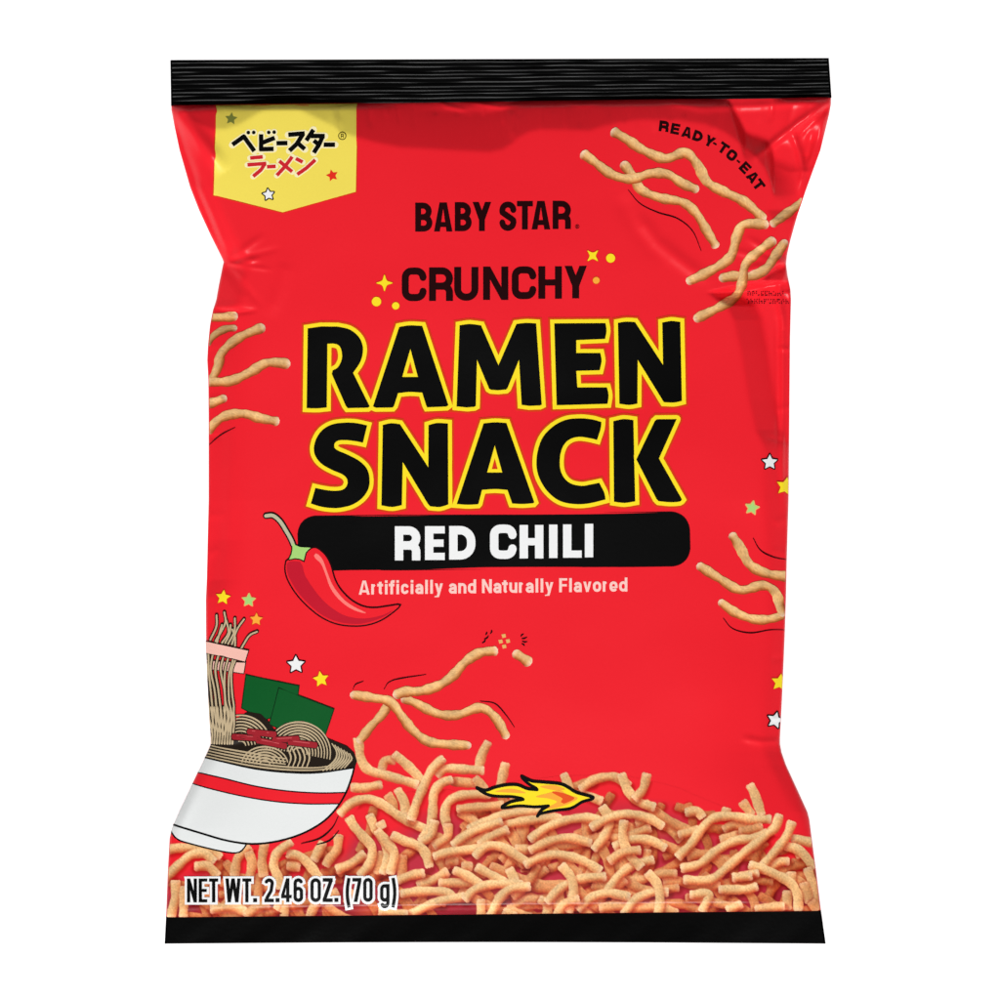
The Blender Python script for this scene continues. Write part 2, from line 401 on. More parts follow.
# --- a condensed sans drawn stroke by stroke
def glyph(c, x0, y0, x1, y1, t, tb=None):
    l, r, T, B, m, M = x0 + t/2, x1 - t/2, y0 + t/2, y1 - t/2, (y0+y1)/2, (x0+x1)/2
    o = []
    def ln(*p, cap=False): o.extend(stroke(list(p), t, cap))
    def box(a, b_, c_, d): o.append([(a, b_), (c_, b_), (c_, d), (a, d)])
    k = min((r - l) * 0.5, (B - T) * 0.3) if c not in 'C' else min((r - l) * .45, (B - T) * .24)
    if c == 'I': box(M - t/2, y0, M + t/2, y1)
    elif c == '-': box(x0, m - t/2, x1, m + t/2)
    elif c in 'EFL':
        box(x0, y0, x0 + t, y1)
        if c != 'F': box(x0 + t, y1 - t*.86, x1, y1)
        if c != 'L': box(x0 + t, y0, x1, y0 + t*.86); box(x0 + t, m - t*.43, x1 - (x1-x0)*.06, m + t*.43)
    elif c == 'H': box(x0, y0, x0 + t, y1); box(x1 - t, y0, x1, y1); box(x0 + t, m - t*.43, x1 - t, m + t*.43)
    elif c == 'T': box(x0, y0, x1, y0 + t*.9); box(M - t/2, y0 + t*.9, M + t/2, y1)
    elif c == 'N':
        box(x0, y0, x0 + t, y1); box(x1 - t, y0, x1, y1)
        o.append([(x0, y0), (x0 + t, y0), (x1, y1), (x1 - t, y1)])
    elif c == 'A':
        ap = t * 0.62
        o.append([(x0, y1), (x0 + t, y1), (M + ap*.25, y0), (M - ap, y0)]); o.append([(x1, y1), (x1 - t, y1), (M - ap*.25, y0), (M + ap, y0)])
        yb = y0 + (y1-y0) * .76; q = (x1-x0) * .22; box(x0 + q, yb - t*.42, x1 - q, yb + t*.42)
    elif c == 'Y':
        ym = y0 + (y1-y0) * .56
        o.append([(x0, y0), (x0 + t*1.05, y0), (M + t/2, ym), (M - t/2, ym + t*.3)]); o.append([(x1, y0), (x1 - t*1.05, y0), (M - t/2, ym), (M + t/2, ym + t*.3)]); box(M - t/2, ym, M + t/2, y1)
    elif c in 'CU':
        if c == 'U': ln(*([(l, y0)] + [(l, B - k)] + arc(l + k, B - k, k, k, 180, 90) + arc(r - k, B - k, k, k, 90, 0) + [(r, y0)]))
        else:
            e = y0 + (y1-y0) * .31; f = y0 + (y1-y0) * .69
            ln(*([(r, e)] + arc(r - k, T + k, k, k, 0, -90) + arc(l + k, T + k, k, k, 270, 180) + arc(l + k, B - k, k, k, 180, 90) + arc(r - k, B - k, k, k, 90, 0) + [(r, f)]))
    elif c == 'O':
        p = arc(r - k, T + k, k, k, 0, -90) + arc(l + k, T + k, k, k, 270, 180) + arc(l + k, B - k, k, k, 180, 90) + arc(r - k, B - k, k, k, 90, 0)
        ln(*(p + [p[0]]), cap=True)
    elif c == 'D':
        box(x0, y0, x0 + t, y1); k = (r - l) * .62
        ln(*([(l, T)] + arc(r - k, T + k, k, k, -90, 0) + arc(r - k, B - k, k, k, 0, 90) + [(l, B)]))
    elif c in 'BRP':
        mm = m + (y1-y0) * (.0 if c == 'B' else .06); k = min((mm - T) / 2, (r - l) * .8); box(x0, y0, x0 + t, y1)
        rr = r - (t*.12 if c == 'B' else 0)
        ln(*([(l, T)] + arc(rr - k, T + k, k, k, -90, 0) + arc(rr - k, mm - k, k, k, 0, 90) + [(l, mm)]))
        if c == 'B':
            k = min((B - mm) / 2, (r - l) * .8); ln(*([(l, mm)] + arc(r - k, mm + k, k, k, -90, 0) + arc(r - k, B - k, k, k, 0, 90) + [(l, B)]))
        if c == 'R':
            k2 = (r - l) * .35; ln(*([(rr - k2*1.6, mm)] + arc(r - k2, mm + k2, k2, k2, -90, 0, 5) + [(r, y1)]))
    elif c == 'S':
        k = (r - l) * .5; e = y0 + (y1-y0) * .3; f = y0 + (y1-y0) * .7
        ln(*([(r, e)] + arc(r - k, T + k, k, k, 0, -90) + arc(l + k, T + k, k, k, 270, 180) + [(l, T + k + (m-T-k)*.35), (l + k*.35, m - k*.45), (r - k*.35, m + k*.45), (r, B - k - (B-k-m)*.35)] + arc(r - k, B - k, k, k, 0, 90) + arc(l + k, B - k, k, k, 90, 180) + [(l, f)]))
    return o
def rot_polys(polys, cx, cy, a):
    c, s = math.cos(a), math.sin(a)
    return [[(cx + (x - cx) * c - (y - cy) * s, cy + (x - cx) * s + (y - cy) * c) for x, y in p] for p in polys]

# --- lettering set in the built-in face
def text_tris(s, offset=0.0, spacing=1.0):
    cu = bpy.data.curves.new('lettering', 'FONT'); cu.body = s; cu.size = 1; cu.offset = offset; cu.resolution_u = 4; cu.space_character = spacing
    o = bpy.data.objects.new('lettering', cu); COL.objects.link(o)
    dg = bpy.context.evaluated_depsgraph_get(); me = o.evaluated_get(dg).to_mesh()
    V = [(v.co.x, -v.co.y) for v in me.vertices]; F = [list(p.vertices) for p in me.polygons]
    cnt = {}
    for f in F:
        for i in range(len(f)):
            k = tuple(sorted((f[i], f[(i+1) % len(f)]))); cnt[k] = cnt.get(k, 0) + 1
    E = [k for k, c in cnt.items() if c == 1]
    o.evaluated_get(dg).to_mesh_clear(); bpy.data.objects.remove(o); bpy.data.curves.remove(cu)
    return np.array(V), F, E
def fit_text(s, x0, x1, ycap, ybase, tilt=0.0, offset=0.02, spacing=1.0, caps=0.682, ref=None):
    V, F, E = text_tris(s, offset, spacing)
    mn, mx = V[:, 0].min(), V[:, 0].max()
    X = x0 + (V[:, 0] - mn) / (mx - mn) * (x1 - x0)
    Y = ybase + V[:, 1] / caps * (ybase - ycap) + tilt * (X - x0) / (x1 - x0)
    P = list(zip(X, Y))
    return [[P[i] for i in f] for f in F], [(P[a], P[b_]) for a, b_ in E]

# ================================================================== the bag
bag = bpy.data.objects.new('snack_bag', None); COL.objects.link(bag)
bag['label'] = 'shiny red pillow bag of ramen snack noodles with black crimped ends'
bag['category'] = 'snack bag'

# ------------------------------------------------------------------ front and back film: one closed pouch
def cols(n_edge, n_mid):
    e = np.linspace(0, 1, n_edge) ** 1.6 * 0.03
    return np.r_[e, np.linspace(0.03, 0.97, n_mid)[1:-1], (1 - e)[::-1]]
T = cols(16, 400); Vv = np.r_[np.linspace(0, 1, 14) ** 1.5 * 0.02, np.linspace(0.02, 0.97, 500)[1:-1], 1 - (np.linspace(0, 1, 14) ** 1.5 * 0.03)[::-1]]
yl = 105 + Vv * (917.5 - 105); yr = 97 + Vv * (911 - 97)
xl, xr = Lf(yl), Rf(yr)
GX = xl[:, None] + (xr - xl)[:, None] * T[None]; GY = yl[:, None] + (yr - yl)[:, None] * T[None]
nr, nc = GX.shape
H = relief(GX.ravel(), GY.ravel()).reshape(nr, nc)
H[:, 0] = H[:, -1] = 0; H[0] = H[-1] = 0
# back: a softer, plainer bulge
gx, gy = GX, GY
HB = -(17 + 9 * np.cos(np.clip((gx - 500) / 320, -1, 1) * 1.5708) * np.cos(np.clip((gy - 510) / 420, -1, 1) * 1.5708)) \
     * (circ(gx - Lf(gy), 30) * circ(Rf(gy) - gx, 30) * circ(gy - ytop(gx), 90) * circ(ybot(gx) - gy, 80))
HB[:, 0] = HB[:, -1] = 0; HB[0] = HB[-1] = 0
HB[:, nc//2-8:nc//2+8] += -0.5
LIFT = -HB.min() * PX + 0.0001
X, Y, Z = world(GX.ravel(), GY.ravel(), H.ravel())
Xb, Yb, Zb = world(GX.ravel(), GY.ravel(), HB.ravel())
idx = np.arange(nr * nc).reshape(nr, nc); idb = idx + nr * nc
idb = idb.copy(); idb[:, 0] = idx[:, 0]; idb[:, -1] = idx[:, -1]; idb[0] = idx[0]; idb[-1] = idx[-1]
def quads(ix, flip=False):
    q = np.stack([ix[:-1, :-1], ix[1:, :-1], ix[1:, 1:], ix[:-1, 1:]], -1).reshape(-1, 4)
    return q[:, ::-1] if flip else q
me = bpy.data.meshes.new('pouch')
V = np.concatenate([np.stack([X, Y, Z], -1), np.stack([Xb, Yb, Zb], -1)])
me.from_pydata(V.tolist(), [], np.concatenate([quads(idx), quads(idb, True)]).tolist())
me.polygons.foreach_set('use_smooth', [True] * len(me.polygons)); me.update()
pouch = link('pouch', me, bag, [m_red])
import bmesh
bm = bmesh.new(); bm.from_mesh(me); loose = [v for v in bm.verts if not v.link_faces]; bmesh.ops.delete(bm, geom=loose, context='VERTS'); bm.to_mesh(me); bm.free()

# ------------------------------------------------------------------ the two crimped seals
def seal(name, xL0, xL1, xR0, xR1, yT, yB, ribs, amp):
    """flat double film with ribs pressed along it; L0/L1 = left edge top/bottom"""
    n = 300; rows = max(40, ribs * 10); TT = np.linspace(0, 1, n); S = np.linspace(0, 1, rows)
    s, t = np.meshgrid(S, TT, indexing='ij')
    x = (xL0 + (xL1 - xL0) * s) * (1 - t) + (xR0 + (xR1 - xR0) * s) * t
    y = yT(x) * (1 - s) + yB(x) * s
    wav = 0.8 * np.sin(x * 0.013 + 1) + 0.35 * np.sin(x * 0.045 + s * 2.0) + 0.12 * np.sin(x * 0.16 + s * 5)
    wav = wav * (1 - s if name == 'top_seal' else s)
    warp = 0.13 * np.sin(x * 0.02 + 2) + 0.08 * np.sin(x * 0.07)
    u = np.abs(((s * ribs + warp * 0.5 + 0.12 * np.sin(s * 17.0)) % 1.0) - 0.5) * 2; row_ = np.floor(s * ribs + warp * 0.5)
    rib = amp * (1 - u ** 3) * (0.55 + 0.25 * np.sin(x * 0.031 + row_ * 2.1) + 0.2 * np.sin(x * 0.083 + row_ * 4.3) * np.sin(x * 0.013 + row_))
    body = np.zeros_like(x) + (rib if ribs else 0.0)
    if not ribs: body = 0.1 * np.sin(x * 0.06)
    top = 1.1 + wav + body; bot = -1.1 + wav
    V = []
    for h in (top, bot):
        a, b_, c = world(x.ravel(), y.ravel(), h.ravel()); V.append(np.stack([a, b_, c], -1))
    ia = np.arange(rows * n).reshape(rows, n); ib = ia + rows * n
    F = [quads(ia), quads(ib, True)]
    def side(p, q, fl):
        f = np.stack([p[:-1], p[1:], q[1:], q[:-1]], -1); return f[:, ::-1] if fl else f
    F += [side(ia[0], ib[0], False), side(ia[-1], ib[-1], True), side(ia[:, 0], ib[:, 0], True), side(ia[:, -1], ib[:, -1], False)]
    me = bpy.data.meshes.new(name); me.from_pydata(np.concatenate(V).tolist(), [], np.concatenate(F).tolist())
    sm = np.ones(len(me.polygons), bool); sm[2 * (rows - 1) * (n - 1):] = False
    me.polygons.foreach_set('use_smooth', sm.tolist()); me.update()
    return link(name, me, bag, [m_seal])
seal('top_seal', 170.3, 171.0, 828.8, 831.6, lambda x: 60.0 - 2.0 * (x - 170) / 660, lambda x: ytop(x) + 0.8, 11, 0.85)
seal('bottom_seal', 166.0, 164.6, 821.0, 825.8, lambda x: ybot(x) - 0.8, lambda x: 943.8 - 1.6 * np.sin((x - 165) / 660 * 3.1416), 0, 0.0)

# ------------------------------------------------------------------ RAMEN SNACK
Z1 = lambda p: tr(295, 310, 7.692, p)
Z2 = lambda p: tr(415, 310, 7.692, p)
Z3 = lambda p: tr(535, 305, 6.25, p)
Z4 = lambda p: tr(300, 400, 7.143, p)
Z5 = lambda p: tr(430, 400, 7.692, p)
Z6 = lambda p: tr(520, 400, 5.556, p)
def smooth_run(p, i0, i1, step=2.0):        # round the vertices i0..i1 of a polygon, keep the rest sharp
    return p[:i0] + catmull(p[i0:i1 + 1], step) + p[i1 + 1:]
R1 = Z1([(98,142),(200,127),(330,128),(420,150),(485,200),(518,262),(522,330),(500,405),(447,484),(575,742),(560,752),(405,755),(390,735),(283,492),(290,465),(330,440),(358,385),(360,325),(342,278),(305,260),(250,260),(245,750),(168,757),(90,755)])
R1 = R1[:2] + catmull(R1[2:9]) + R1[9:14] + catmull(R1[14:21]) + R1[21:]
A1 = [(399.2,327),(410,325.4),(422.3,326),(448.4,405.2),(446.5,406.6),(427.2,407.4),(426.2,405.5),(422.2,392.7),(410,392),(398.2,393.2),(394,406),(392.5,407.6),(376,407.8),(373,406.5)]
A1h = [(410.4,349),(417.9,377),(402.3,377)]
M1 = Z2([(343,118),(420,108),(508,118),(642,425),(780,108),(850,100),(932,103),(975,728),(960,735),(880,738),(820,730),(800,383),(712,600),(700,612),(640,618),(585,614),(570,605),(477,383),(468,738),(455,745),(400,750),(320,742)])
E1 = Z3([(120,115),(440,113),(447,160),(438,212),(258,220),(258,300),(408,300),(416,350),(404,408),(258,412),(265,515),(450,515),(460,565),(453,618),(135,627)])
N1 = Z3([(518,112),(570,104),(625,107),(800,375),(795,110),(850,100),(908,106),(918,600),(870,610),(805,608),(642,343),(640,617),(590,625),(527,618)])
S1 = Z4([(480,182),(400,165),(320,162),(230,175),(160,215),(115,280),(99,350),(115,410),(160,460),(230,500),(300,530),(332,558),(340,595),(320,632),(280,647),(220,648),(150,637),(110,628),(78,740),(150,762),(230,772),(300,768),(380,745),(450,695),(490,630),(497,560),(480,495),(430,440),(350,395),(280,365),(248,343),(248,310),(275,290),(330,287),(400,295),(450,305)])
S1 = catmull(S1[:18]) + catmull(S1[18:])
N2 = [(382.8,425),(391.2,423.2),(400,424.2),(428.3,467.3),(428.5,425.2),(437,423),(448,423.6),(448.4,504.4),(440,507),(430.4,506.4),(428,504),(402.8,462.2),(401.9,505.2),(392,507),(381.4,505.4)]
A2 = Z5([(412,180),(500,172),(588,177),(802,786),(795,794),(710,800),(632,796),(596,692),(500,685),(400,692),(374,795),(368,802),(290,806),(206,800)])
A2h = Z5([(498,350),(556,558),(440,558)])
C1 = Z6([(452,122),(400,108),(330,102),(250,112),(180,150),(125,210),(97,290),(92,370),(110,440),(155,510),(220,560),(300,578),(380,575),(475,553),(468,515),(440,460),(390,470),(340,477),(280,463),(240,425),(222,370),(225,300),(245,248),(280,217),(330,205),(390,213),(428,222),(448,160)])
C1 = catmull(C1[:14]) + [C1[14]] + catmull(C1[15:27]) + C1[27:]
K1 = Z6([(518,118),(575,106),(630,112),(640,563),(580,572),(522,565)])
K2 = Z6([(646,330),(748,118),(760,107),(870,106),(772,325),(900,553),(885,565),(830,568),(770,562),(758,550)])
def soften(p, lim=38):
    n = len(p); sharp = []
    for i in range(n):
        a, b_, c = np.array(p[i-1]), np.array(p[i]), np.array(p[(i+1) % n]); u, v = b_ - a, c - b_
        ang = abs(math.degrees(math.atan2(u[0]*v[1]-u[1]*v[0], u @ v)))
        if ang > lim: sharp.append(i)
    if len(sharp) < 2: return closed(p, 2)
    out = []
    for k, i in enumerate(sharp):
        j = sharp[(k + 1) % len(sharp)]; run = [p[(i + q) % n] for q in range(((j - i) % n) + 1)]
        sl = [math.hypot(run[q+1][0]-run[q][0], run[q+1][1]-run[q][1]) for q in range(len(run) - 1)]
        out += (catmull(run, 2.5)[:-1] if len(run) > 2 and max(sl) < 3.2 * min(sl) else run[:-1])
    return out
def title(name, letters):
    L = []; letters = [(soften(p), h) for p, h in letters]
    for i, (p, h) in enumerate(letters):
        hh = shrink_hole(h, 5.2) if h else None; hy = shrink_hole(h, 3.5) if h else None
        L.append((grow(p, 6.0), [hh] if hh else [], m_halo, 0.2 * i))
        L.append((grow(p, 4.0), [hy] if hy else [], m_yellow, 2.2 + 0.2 * i))
        L.append(([p], [h] if h else [], m_black, 4.4))
    return decal(name, L, bag)
o = title('ramen_lettering', [(R1, None), (A1, A1h), (M1, None), (E1, None), (N1, None)])
o = title('snack_lettering', [(S1, None), (N2, None), (A2, A2h), (C1, None), (K1, None), (K2, None)])

# ------------------------------------------------------------------ flavour banner
def rrect(tl, tr_, br, bl, k):
    P = [np.array(p, float) for p in (tl, tr_, br, bl)]; out = []
    for i in range(4):
        a, b_, c = P[i-1], P[i], P[(i+1) % 4]; u = (a - b_) / np.linalg.norm(a - b_) * k; v = (c - b_) / np.linalg.norm(c - b_) * k
        for j in range(9):
            t = j / 8; out.append(tuple((b_ + u) * (1-t)**2 + 2 * (b_ + (u + v) * 0.12) * t * (1-t) + (b_ + v) * t**2))
    return out
bn = rrect((297.8, 516.8), (688.6, 512.2), (690, 565.4), (299.5, 571.2), 17)
banner = decal('flavour_banner', [(grow(bn, 0.9), [], m_maroon, 0), ([bn], [], m_black, 1)], bag)
sol = []
for c, a, b_, y0, y1 in [('R',394.9,420.4,526.3,560.4),('E',425,444.8,526.2,560),('D',449.2,475.4,526,559.6),('C',490.0,516.6,524.6,558.9),('H',519.6,543.4,525,558.4),('I',548.9,557.6,524.6,558),('L',563.0,581.7,524.4,557.7),('I',584.6,593.4,523.8,557.3)]:
    sol += glyph(c, a, y0, b_, y1, 8.4)
decal('flavour_lettering', [(sol, [], m_white, 3)], banner)

# ------------------------------------------------------------------ small lettering
sol = []
for c, a, b_, y0, y1 in [('B',415.2,432.4,202.8,231.7),('A',434,452.4,202.6,231.6),('B',454.8,471.7,202.3,231.3),('Y',472.6,491.2,202.1,231.1),('S',499.4,516.3,201.7,231),('T',516.9,532.9,201.1,229.6),('A',531.6,550.2,201.1,229.5),('R',552.6,570.9,200.9,229.1)]:
    sol += glyph(c, a, y0, b_, y1, 5.9)
rg = stroke(arc(577.2, 226.6, 1.9, 1.9, 0, 360, 12), 0.5, False) + glyph('R', 576.3, 225.5, 578.1, 227.8, 0.5)
decal('brand_lettering', [(sol, [], m_maroon, 0), (rg, [], m_maroon, 1)], bag)
sol = []
for c, a, b_, y0, y1 in [('C',401.8,426.5,267.7,301.2),('R',429,453,267.5,301),('U',454.2,478.4,267.1,300.8),('N',483.1,508.3,266.7,300),('C',511.7,536.3,266.5,299.2),('H',538.3,561.9,266.4,298.8),('Y',564.6,586.8,266,298.4)]:
    sol += glyph(c, a, y0, b_, y1, 7.0)
decal('crunchy_lettering', [(sol, [], m_maroon, 0)], bag)
def small(c, x0, x1, yC, yB, t, tb=None):
    """letters of a narrow grotesque; yC cap line, yB base line"""
    yx = yB - .74 * (yB - yC); l, r, T, B, m = x0 + t/2, x1 - t/2, yx + t/2, yB - t/2, (yx + yB) / 2; M = (x0 + x1) / 2; o = []
    def ln(*p, cap=False): o.extend(stroke(list(p), t, cap))
    def ring(l, r, T, B):
        k = (r - l) / 2; p = arc(r - k, T + k, k, k, 0, -180, 10) + arc(l + k, B - k, k, k, 180, 0, 10); ln(*(p + [p[0]]), cap=True)
    k = (r - l) / 2
    if c in 'ANETFHLOI' and not c.islower():
        if c == 'O': ring(l, r, yC + t/2, B); return o
        return glyph(c, x0, yC, x1, yB, t)
    if c == 'r': ln((l, yx), (l, yB)); ln(*([(l, T + k * 1.1)] + arc(l + k * 1.6, T + k * 1.1, k * 1.6, k * 1.1, 180, 262, 6)))
    elif c == 't': ln(*([(l + t * .3, yC + (yB - yC) * .1)] + [(l + t * .3, B - k * .8)] + arc(l + t * .3 + k * .9, B - k * .8, k * .9, k * .8, 180, 90, 5))); ln((x0 - t * .3, yx + t * .4), (x1, yx + t * .4))
    elif c == 'f': ln(*([(x1 + t*.1, yC + t * .45)] + arc(l + t * .3 + k * .9, yC + t * .45 + k, k * .9, k, -90, -180, 5) + [(l + t * .3, yB)])); ln((x0 - t * .3, yx + t * .4), (x1, yx + t * .4))
    elif c == 'i': ln((M, yx), (M, yB)); ln((M, yC), (M, yC + t * .95))
    elif c == 'l': ln((M, yC), (M, yB))
    elif c == 'c': ln(*(arc(r - k, T + k, k, k, -12, -180, 10) + arc(l + k, B - k, k, k, 180, 12, 10)))
    elif c == 'e': ln(*([(r, m + t*.6)] + arc(r - k, T + k, k, k, 0, -180, 10) + arc(l + k, B - k, k, k, 180, 35, 10))); o.append([(l, m + t * .0), (x1 - t * .3, m), (x1 - t * .3, m + t * .6), (l, m + t * .6)])
    elif c == 'o': ring(l, r, T, B)
    elif c == 'a': ln(*(arc(r - k, T + k, k, k * .95, -165, 0, 8) + [(r, yB)])); kk = (yB - m) / 2; ln(*([(r, m)] + arc(l + kk * .9, (m + B) / 2 + .1, kk * .9, (B - m) / 2 + .1, 270, 90, 8) + [(r, B - t * .2)]))
    elif c == 'n': ln((l, yx), (l, yB)); ln(*([(l, T + k)] + arc(l + k, T + k, k, k, 180, 360, 10) + [(r, yB)]))
    elif c == 'u': ln((r, yx), (r, yB)); ln(*([(l, yx)] + arc(l + k, B - k, k, k, 180, 0, 10)))
    elif c == 'd': ln((r, yC), (r, yB)); ring(l, r, T, B)
    elif c == 'v': o.append([(x0, yx), (x0 + t, yx), (M + t * .4, yB), (M - t * .45, yB)]); o.append([(x1, yx), (x1 - t, yx), (M - t * .4, yB), (M + t * .45, yB)])
    elif c == 'y': o.append([(x0, yx), (x0 + t, yx), (M + t * .5, yB), (M - t * .4, yB)]); o.append([(x1, yx), (x1 - t, yx), (M - t * .9, yB + (yB-yC) * .24), (M + t * .05, yB + (yB-yC) * .24)]); o.append([(M - t * 1.6, yB + (yB-yC)*.17), (M - t*.2, yB + (yB-yC)*.14), (M + t * .05, yB + (yB-yC)*.24), (M - t * 1.6, yB + (yB-yC)*.25)])
    elif c == 'g': ring(l, r, T, B); ln(*([(r, yx), (r, yB + (yB-yC) * .06)] + arc(r - k, yB + (yB-yC) * .06, k, (yB-yC) * .12, 0, 165, 8)))
    elif c == '.': o.append([(M - t*.6, yB - t * 1.15), (M + t*.6, yB - t * 1.15), (M + t*.6, yB), (M - t*.6, yB)])
    elif c in '()':
        d = 1 if c == '(' else -1; xx_ = x1 - t/2 if d > 0 else x0 + t/2
        ln(*[(xx_ - d * (x1 - x0 - t) * math.sin(math.pi * q / 10), yC + (yB - yC) * 1.22 * q / 10) for q in range(11)])
    elif c == 'W':
        q = (x1 - x0) / 4
        for a, b_, up in ((x0, x0 + q, 0), (x0 + 2*q, x0 + q, 1), (x0 + 2*q, x0 + 3*q, 1), (x1, x0 + 3*q, 0)):
            da = t * .5; ax = a + (da if a == x0 else -da if a == x1 else 0); o.append([(ax - da, yC), (ax + da, yC), (b_ + da, yB), (b_ - da, yB)])
    elif c == 'Z': o.append([(x0, yC), (x1, yC), (x1, yC + t), (x0, yC + t)]); o.append([(x0, yB - t), (x1, yB - t), (x1, yB), (x0, yB)]); o.append([(x1 - t * 1.15, yC + t * .8), (x1, yC + t * .8), (x0 + t * 1.15, yB - t * .8), (x0, yB - t * .8)])
    elif c == '0': ring(l, r, yC + t/2, B)
    elif c == '2': ln(*(arc(l + k, yC + t/2 + k, k, k, 190, 370, 10) + [(r - k * .35, yC + (yB-yC) * .52), (l + k * .15, yB - t)])); o.append([(x0, yB - t), (x1, yB - t), (x1, yB), (x0, yB)])
    elif c == '4': xs_ = x1 - t * 1.7; o.append([(xs_, yC), (xs_ + t, yC), (xs_ + t, yB), (xs_, yB)]); yb_ = yB - (yB-yC) * .3; o.append([(x0, yb_), (x1, yb_), (x1, yb_ + t * .95), (x0, yb_ + t * .95)]); o.append([(xs_, yC), (xs_ + t*.5, yC + t * .6), (x0 + t * 1.0, yb_ + t*.1), (x0, yb_ + t * .3), (x0, yb_)])
    elif c == '6': ring(l, r, yC + (yB-yC) * .4 + t*.2, B); ln(*(arc(l + k, yC + t/2 + k, k, k, -10, -180, 10) + [(l, B - k)]))
    elif c == '7': o.append([(x0, yC), (x1, yC), (x1, yC + t), (x0, yC + t)]); o.append([(x1 - t * 1.05, yC + t * .8), (x1, yC + t * .8), (x0 + t * 1.5, yB), (x0 + t * .4, yB)])
    return o
def set_line(txt, adv, x0, x1, yC, yB, tilt, t, sp_):
    tot = sum(adv[c] for c in txt) + sp_ * (len(txt) - 1) - 0; u = (x1 - x0) / tot; x = x0; out = []
    for c in txt:
        w = adv[c] * u
        if c != ' ':
            dy = tilt * (x - x0) / (x1 - x0); out += small(c, x, x + w, yC + dy, yB + dy, t)
        x += w + sp_ * u
    return out
ADV = dict(A=.62, r=.30, t=.28, i=.20, f=.28, c=.44, a=.45, l=.20, y=.46, n=.46, d=.47, N=.56, u=.46, F=.46, v=.46, o=.47, e=.46)
ADV[' '] = .16
decal('flavouring_note', [(set_line('Artificially and Naturally Flavored', ADV, 358.8, 627.4, 580.6, 594.6, -3.2, 2.7, .085), [], m_pink, 0)], bag)
sol = []
for c, x, y, a in [('R',664,126.3,7),('E',675.3,128.9,11),('A',687,132.3,15),('D',698,136.2,19),('Y',709.6,141.2,26),('T',723.4,148.2,34),('O',731.9,155.2,38),('E',745.2,167.8,45),('A',752.8,177,50),('T',758.8,185,53)]:
    w = 4.9 if c != 'E' else 4.4
    sol += rot_polys(glyph(c, x - w, y - 5.2, x + w, y + 5.4, 3.0), x, y, math.radians(a))
for x, y, a in [(714.8,143.8,30),(738.4,161.6,42)]:
    sol += rot_polys(glyph('-', x - 2, y - 1, x + 2, y + 1, 1.8), x, y, math.radians(a))
decal('ready_to_eat_lettering', [(sol, [], m_maroon, 0)], bag)
ADV2 = dict(N=.40, E=.34, T=.36, W=.60, Z=.40, O=.42, g=.38); ADV2.update({'.': .15, '2': .38, '4': .42, '6': .38, '(': .20, ')': .20, '7': .36, '0': .38, ' ': .15})
sol = set_line('NET WT. 2.46 OZ. (70 g)', ADV2, 187.2, 396.4, 878.8, 902.4, -0.8, 3.3, .07)
decal('net_weight_lettering', [([q for p in sol for q in grow(p, 2.3)], [], m_white, 7), (sol, [], m_black, 14)], bag)
# worn ink-jet date code at the right edge
sol = []
for row, y in ((0, 291.5), (1, 299.5)):
    x = 748.0 if row == 0 else 747.0
    while x < 786:
        w = random.choice([2.2, 3.0, 3.4])
        for dx, dy in ((0, 0), (0, 1.8), (0, 3.6), (w * .5, random.choice([0, 1.8, 3.6])), (w * .8, random.choice([0, 1.8])), (w * .8, 3.4)):
            if random.random() < 0.8: sol.append(disc(x + dx, y + dy + (x - 747) * 0.01, 0.62, 7))
        x += w + 1.6
decal('date_code_lettering', [(sol, [], ink('faded_code_ink', (104, 14, 22)), 3)], bag)

# ------------------------------------------------------------------ corner badge
ZB = lambda p: tr(210, 95, 6.667, p)
bd = ZB([(40,72),(500,66),(980,60),(978,350),(972,645),(485,782),(25,668),(32,350)])
badge = decal('brand_badge', [(grow(bd, 1.0), [], m_halo, 0), ([bd], [], m_badge, 1)], bag)
kb = [[(150,332),(226,277),(296,375)], [(341,262),(341,372)], [(330,362),(425,360)], [(341,322),(432,286)], [(443,322),(517,321)],
      [(522,266),(632,256)], [(622,258),(578,328),(530,372)], [(582,318),(632,362)], [(690,232),(642,304)], [(672,274),(766,274)], [(752,276),(728,330),(692,386)], [(692,304),(732,336)], [(758,332),(834,332)]]
kr = [[(268,421),(352,413)], [(250,466),(376,457)], [(366,459),(340,500),(288,543)], [(380,479),(438,476)], [(548,412),(500,478),(446,536)], [(462,441),(548,512)], [(572,424),(618,448)], [(702,433),(640,490),(582,530)]]
kbs = [s for l in kb for s in stroke(ZB(l), 4.5, False)] + [disc(*ZB([p])[0], 1.9, 12) for p in ((256,251),(292,250),(392,250),(428,248))]
krs = [s for l in kr for s in stroke(ZB(l), 3.6, False)]
def fat(lines, dots, w): return [s for l in lines for s in stroke(ZB(l), w)] + [disc(*ZB([p])[0], 3.4, 12) for p in dots]
decal('katakana_lettering', [(fat(kb, ((256,251),(292,250),(392,250),(428,248)), 7.2) + fat(kr, (), 6.0), [], m_cream, 3), (kbs, [], m_black, 5), (krs, [], m_badred, 5)], badge)
cx, cy = ZB([(882,273)])[0]
rg = stroke(arc(cx, cy, 3.7, 3.7, 0, 360, 20), 0.9, False) + glyph('R', cx - 1.5, cy - 2.1, cx + 1.5, cy + 2.1, 0.8)
decal('registered_mark', [(rg, [], ink('dark_olive_ink', (70, 62, 14)), 3)], badge)
def star_print(x, y, R, fill, line=None, lw=1.2, rot=0.0, parent=bag, lab=None, lev=2, r=None):
    p = star(x, y, R, r or R * 0.5, rot); L = []
    if line: L.append((grow(p, lw), [], line, lev))
    L.append(([p], [], fill, lev + 1.5)); o = decal('star', L, parent)
    if lab: o['label'] = lab
    return o
